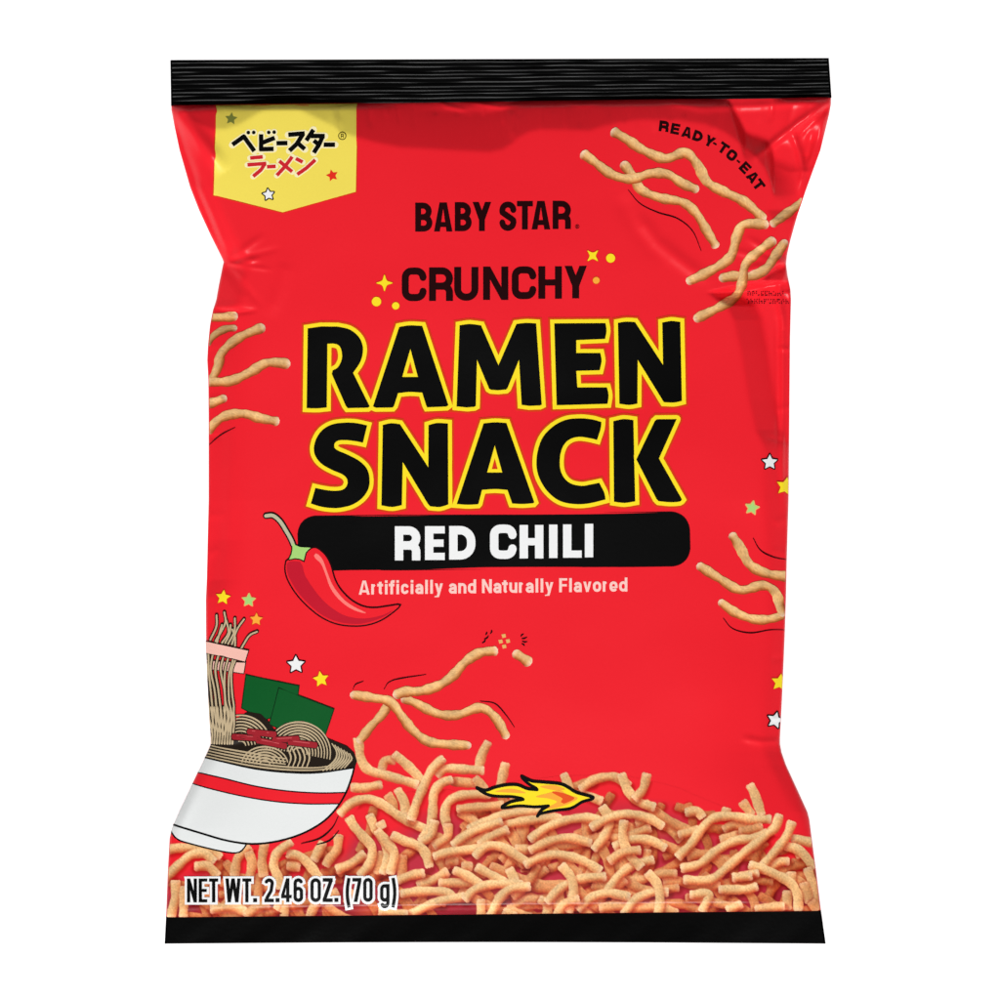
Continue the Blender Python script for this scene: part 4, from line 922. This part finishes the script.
for f, pts, tone in [
    # left part under the bowl
    (p3,[(60,205),(200,190),(400,205),(500,265)],.97),(p3,[(40,450),(150,340),(260,250),(370,240),(450,300)],1),(p3,[(300,345),(400,345),(480,420)],.97),(p3,[(130,470),(130,600),(90,760)],.98),(p3,[(205,520),(195,760)],.95),
    (p3,[(620,420),(650,275),(750,190)],.93),(p3,[(740,230),(768,320),(748,430)],.9),(p3,[(870,160),(850,300),(862,420)],.92),(p3,[(430,700),(600,682),(710,722)],.97),(p3,[(720,760),(800,690),(900,660)],.9),
    (p4,[(150,340),(240,352)],.9),(p4,[(60,700),(110,620),(120,760)],.95),(p4,[(330,760),(400,640),(560,560)],.92),
    (p4,[(570,90),(560,200),(500,280),(465,335)],.92),(p4,[(440,150),(368,290)],.98),(p4,[(150,240),(250,262),(335,340),(410,440)],1),(p4,[(175,145),(65,230),(30,330),(60,420),(90,520)],1),
    (p4,[(935,230),(925,300),(900,400)],.86),(p4,[(560,370),(680,322),(785,240)],.97),(p4,[(660,-60),(700,10),(770,90),(850,190),(832,320),(750,420)],1),(p4,[(830,-80),(870,10),(940,120),(985,250),(940,400)],1.02),(p4,[(640,650),(700,560)],.9),
    # left middle heap
    (p1,[(100,395),(200,400),(340,372)],.98),(p1,[(480,415),(535,520),(545,620)],1),(p1,[(400,460),(440,520),(450,600)],.88),(p1,[(350,240),(375,175),(450,165)],.93),
    (p1,[(455,120),(550,200),(640,290),(700,360)],1.0),(p1,[(150,-20),(160,60),(175,160),(240,250),(400,300),(550,342),(640,372)],1.02),(p2,[(400,22),(350,125),(318,255)],.97),(p1,[(1190,255),(1040,245),(880,240),(810,290)],1),
    (p2,[(545,200),(500,400)],.96),(p2,[(100,345),(290,362)],.9),(p2,[(295,320),(370,410)],.92),
    (p1,[(0,615),(100,525),(230,492),(350,535),(480,625),(620,702),(720,745)],1.02),
    (p1,[(860,155),(765,250),(700,380),(640,520),(595,660)],1.03),(p1,[(930,330),(840,365),(782,450),(772,600),(755,710),(690,820)],1.02),(p2,[(170,600),(300,690)],.9),(p2,[(150,575),(330,560),(520,545)],.93),
    (p2,[(58,720),(40,620),(70,520),(180,462),(410,450)],1.0),(p5,[(0,-20),(20,20)],1),
    (p2,[(240,745),(400,672),(560,620),(800,588),(880,590)],1.03),(p2,[(450,745),(620,692),(900,650),(1000,655)],.98),
    # lower middle
    (p5,[(565,0),(560,100),(450,172)],.93),(p5,[(455,-30),(420,90),(335,140)],1.02),(p5,[(610,165),(720,85),(860,20),(1010,-30)],1.02),(p5,[(835,165),(920,100),(1060,40)],.98),
    (p5,[(190,260),(180,420)],.82),(p5,[(-20,50),(80,170),(120,250),(85,400)],1.03),(p5,[(105,85),(215,138),(330,180),(385,250),(412,345)],1.03),
    (p5,[(560,300),(640,300)],.82),(p5,[(690,345),(760,345)],.9),(p5,[(455,262),(600,222),(800,200),(970,178)],1.02),(p5,[(320,500),(420,470),(560,390)],.95),(p5,[(150,462),(260,420),(360,402)],.98),
    (p5,[(500,482),(620,482),(780,482)],.95),(p5,[(620,378),(720,420),(835,492)],1),(p5,[(810,352),(900,402),(1040,480)],1.02),(p5,[(180,572),(350,552),(540,560),(610,610)],1.0),
    (p6,[(300,200),(420,205)],.95),(p6,[(-40,260),(20,200),(90,170),(200,190),(300,250),(420,330)],1.03),(p6,[(225,700),(330,740),(420,770)],.88),(p6,[(245,370),(290,460)],1),
    (p5,[(840,630),(845,770)],.95),(p5,[(230,760),(400,672),(560,622),(700,600)],1),(p5,[(710,620),(780,545),(900,500),(1100,490),(1180,495)],1.02),(p5,[(0,720),(220,745)],.97),
    (p6,[(85,760),(165,610),(260,532),(410,512)],1),(p6,[(200,720),(290,760)],.95),(p6,[(500,620),(560,660),(560,760)],.97),(p6,[(660,560),(680,760)],.9),
    # behind where the printing is plainest: a run of strands in the same manner
    (p6,[(380,330),(520,262),(680,250),(860,300),(1000,380)],1),(p6,[(420,120),(560,20),(720,-40),(900,-60),(1060,-20)],1.02),(p6,[(420,210),(600,130),(760,110),(920,150)],.97),(p6,[(560,640),(680,520),(840,450),(1040,430)],1.01),
    (p6,[(560,-160),(700,-230),(860,-250),(1010,-200)],.98),(p6,[(700,-420),(740,-300),(720,-170)],1),(p6,[(840,-300),(960,-380),(1120,-400),(1240,-330)],.96),(p6,[(1020,-150),(1080,-40),(1040,90),(950,200)],1.01),
    (p6,[(930,20),(1080,-60),(1240,-90),(1400,-60),(1520,10)],1.0),(p6,[(1180,-420),(1230,-290),(1330,-190),(1450,-150)],1.02),(p6,[(1390,-420),(1360,-300),(1290,-220)],.96),(p6,[(1060,560),(1160,420),(1290,330),(1440,290)],1.02),
    (p6,[(820,700),(940,600),(1080,570),(1240,600)],1),(p6,[(1120,180),(1270,120),(1420,130),(1540,190)],1.0),(p6,[(1200,-30),(1190,100),(1240,240),(1340,350)],.99),(p6,[(1080,300),(1190,230),(1330,210)],.95),
    (p6,[(1200,740),(1300,620),(1440,560),(1560,560)],1.0),(p6,[(680,340),(760,440),(780,580),(740,720)],1.02),(p6,[(1400,400),(1480,500),(1500,640),(1480,760)],1.01),(p6,[(640,760),(700,660),(820,620)],.96),
    # right part
    (p7,[(420,215),(410,260)],.95),(p7,[(120,240),(200,232),(240,275)],.97),(p7,[(70,405),(210,372)],.95),(p8,[(20,165),(85,255)],.92),(p8,[(75,40),(110,110),(158,255)],1.02),(p7,[(400,365),(480,332),(590,350)],.87),(p7,[(380,445),(520,402),(620,400)],.92),
    (p7,[(60,570),(160,470),(230,370),(320,285),(450,268),(620,292),(740,290)],1.03),(p8,[(0,380),(80,370),(160,350)],.85),(p7,[(90,655),(220,622),(350,520),(480,452),(620,430),(720,395)],1.0),
    (p8,[(390,432),(560,472)],1),(p7,[(110,740),(300,738),(430,642),(560,530),(640,470),(720,400),(780,350),(810,262)],1.03),(p8,[(290,520),(400,500),(450,560)],.9),
    (p8,[(340,488),(450,530),(545,650)],1),(p8,[(500,660),(545,800),(555,920)],.97),(p8,[(470,770),(510,900)],.92),(p8,[(378,690),(385,790)],.97),(p8,[(350,830),(352,950)],.95),(p8,[(200,675),(280,612),(355,602)],.97),
    (p8,[(385,315),(335,435),(200,600),(170,635)],1.02),(p8,[(75,630),(220,680),(370,760),(425,850),(432,960)],1.03),(p8,[(0,720),(130,690)],1.0),(p7,[(470,722),(600,712)],1),(p7,[(370,812),(560,812),(640,790)],1.0),
    (p7,[(155,850),(285,850),(240,970)],1),(p7,[(430,965),(525,920)],.95),(p8,[(120,955),(320,935)],.95),(p8,[(530,905),(570,960)],.85)]:
    paint(f(pts), 4.75, tone)
# lay it on the film
keep = cov > 0
T_ = (Lf(yy) + 0.9 < xx) & (xx < Rf(yy) - 0.9) & (yy < ybot(xx) - 0.5)
ii = np.arange(H_ * W_).reshape(H_, W_)
# follow the silhouette: slide the outermost samples onto it
xs, ys = xx.copy(), yy.copy()
okv = (xx > Lf(yy) - 1.5) & (xx < Rf(yy) + 1.5) & (yy < ybot(xx) + 1.0)
xs = np.clip(xs, Lf(ys) + 0.9, Rf(ys) - 0.9); ys = np.minimum(ys, ybot(xs) - 0.4)
fk = keep[:-1, :-1] | keep[1:, :-1] | keep[1:, 1:] | keep[:-1, 1:]
fo_ = okv[:-1, :-1] & okv[1:, :-1] & okv[1:, 1:] & okv[:-1, 1:]
q = np.stack([ii[:-1, :-1], ii[1:, :-1], ii[1:, 1:], ii[:-1, 1:]], -1)[fk & fo_]
xr_, yr_ = xs.ravel()[q], ys.ravel()[q]; ar = 0.5 * np.abs((xr_[:,2]-xr_[:,0])*(yr_[:,3]-yr_[:,1]) - (xr_[:,3]-xr_[:,1])*(yr_[:,2]-yr_[:,0])); q = q[ar > 0.02]
used = np.unique(q); rm = np.full(H_ * W_, -1); rm[used] = np.arange(len(used)); q = rm[q]
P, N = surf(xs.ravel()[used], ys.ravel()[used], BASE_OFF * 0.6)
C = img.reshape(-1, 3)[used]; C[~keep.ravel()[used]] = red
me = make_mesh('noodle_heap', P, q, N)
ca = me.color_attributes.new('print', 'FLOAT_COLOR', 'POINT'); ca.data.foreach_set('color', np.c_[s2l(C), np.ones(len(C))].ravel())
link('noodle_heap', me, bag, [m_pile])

# ================================================================== setting
me = bpy.data.meshes.new('added_glow_ground')
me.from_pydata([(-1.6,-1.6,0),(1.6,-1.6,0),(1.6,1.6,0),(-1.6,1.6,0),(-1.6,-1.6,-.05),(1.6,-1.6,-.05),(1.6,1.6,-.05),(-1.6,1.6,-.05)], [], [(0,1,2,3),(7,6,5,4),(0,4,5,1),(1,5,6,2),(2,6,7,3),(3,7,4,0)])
m, nt, b = new_mat('added_white_glow')
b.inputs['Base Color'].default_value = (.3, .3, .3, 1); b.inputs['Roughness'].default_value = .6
b.inputs['Emission Color'].default_value = (1, 1, 1, 1); b.inputs['Emission Strength'].default_value = 1.0  # added glow: keeps the ground pure white and swallows the bag's shadow
t = link('added_glow_ground', me, None, [m]); t['kind'] = 'structure'; t['label'] = 'added white ground under the bag, glowing so that no shadow shows'

w = bpy.data.worlds.new('World'); sc.world = w; w.use_nodes = True
w.node_tree.nodes['Background'].inputs[0].default_value = (1, 1, 1, 1); w.node_tree.nodes['Background'].inputs[1].default_value = 0.07

def lamp(name, d, dist, size, power, col=(1, 1, 1), sy=None):
    l = bpy.data.lights.new(name, 'AREA'); l.size = size; l.energy = power; l.color = col; l.shape = 'RECTANGLE'; l.size_y = sy or size
    o = bpy.data.objects.new(name, l); COL.objects.link(o); v = Vector(d).normalized(); o.location = v * dist
    o.rotation_euler = v.to_track_quat('Z', 'Y').to_euler(); return o
lamp('softbox', (-.06, -.56, .78), 4.6, 1.4, 246.0)
lamp('strip_softbox', (-.62, .30, .42), 1.5, .22, 0.12, sy=.9)

cd_ = bpy.data.cameras.new('Camera'); cam = bpy.data.objects.new('Camera', cd_); COL.objects.link(cam)
cam.location = (0, 0, CAM_D + LIFT); cd_.sensor_width = 36; cd_.lens = 36 * CAM_D / 0.25; cd_.clip_end = 20; cd_.clip_start = 0.1
sc.camera = cam
sc.view_settings.view_transform = 'Standard'; sc.view_settings.look = 'None'; sc.view_settings.exposure = 0; sc.view_settings.gamma = 1
sc.view_settings.use_curve_mapping = False
sc.render.resolution_x = sc.render.resolution_y = 1024
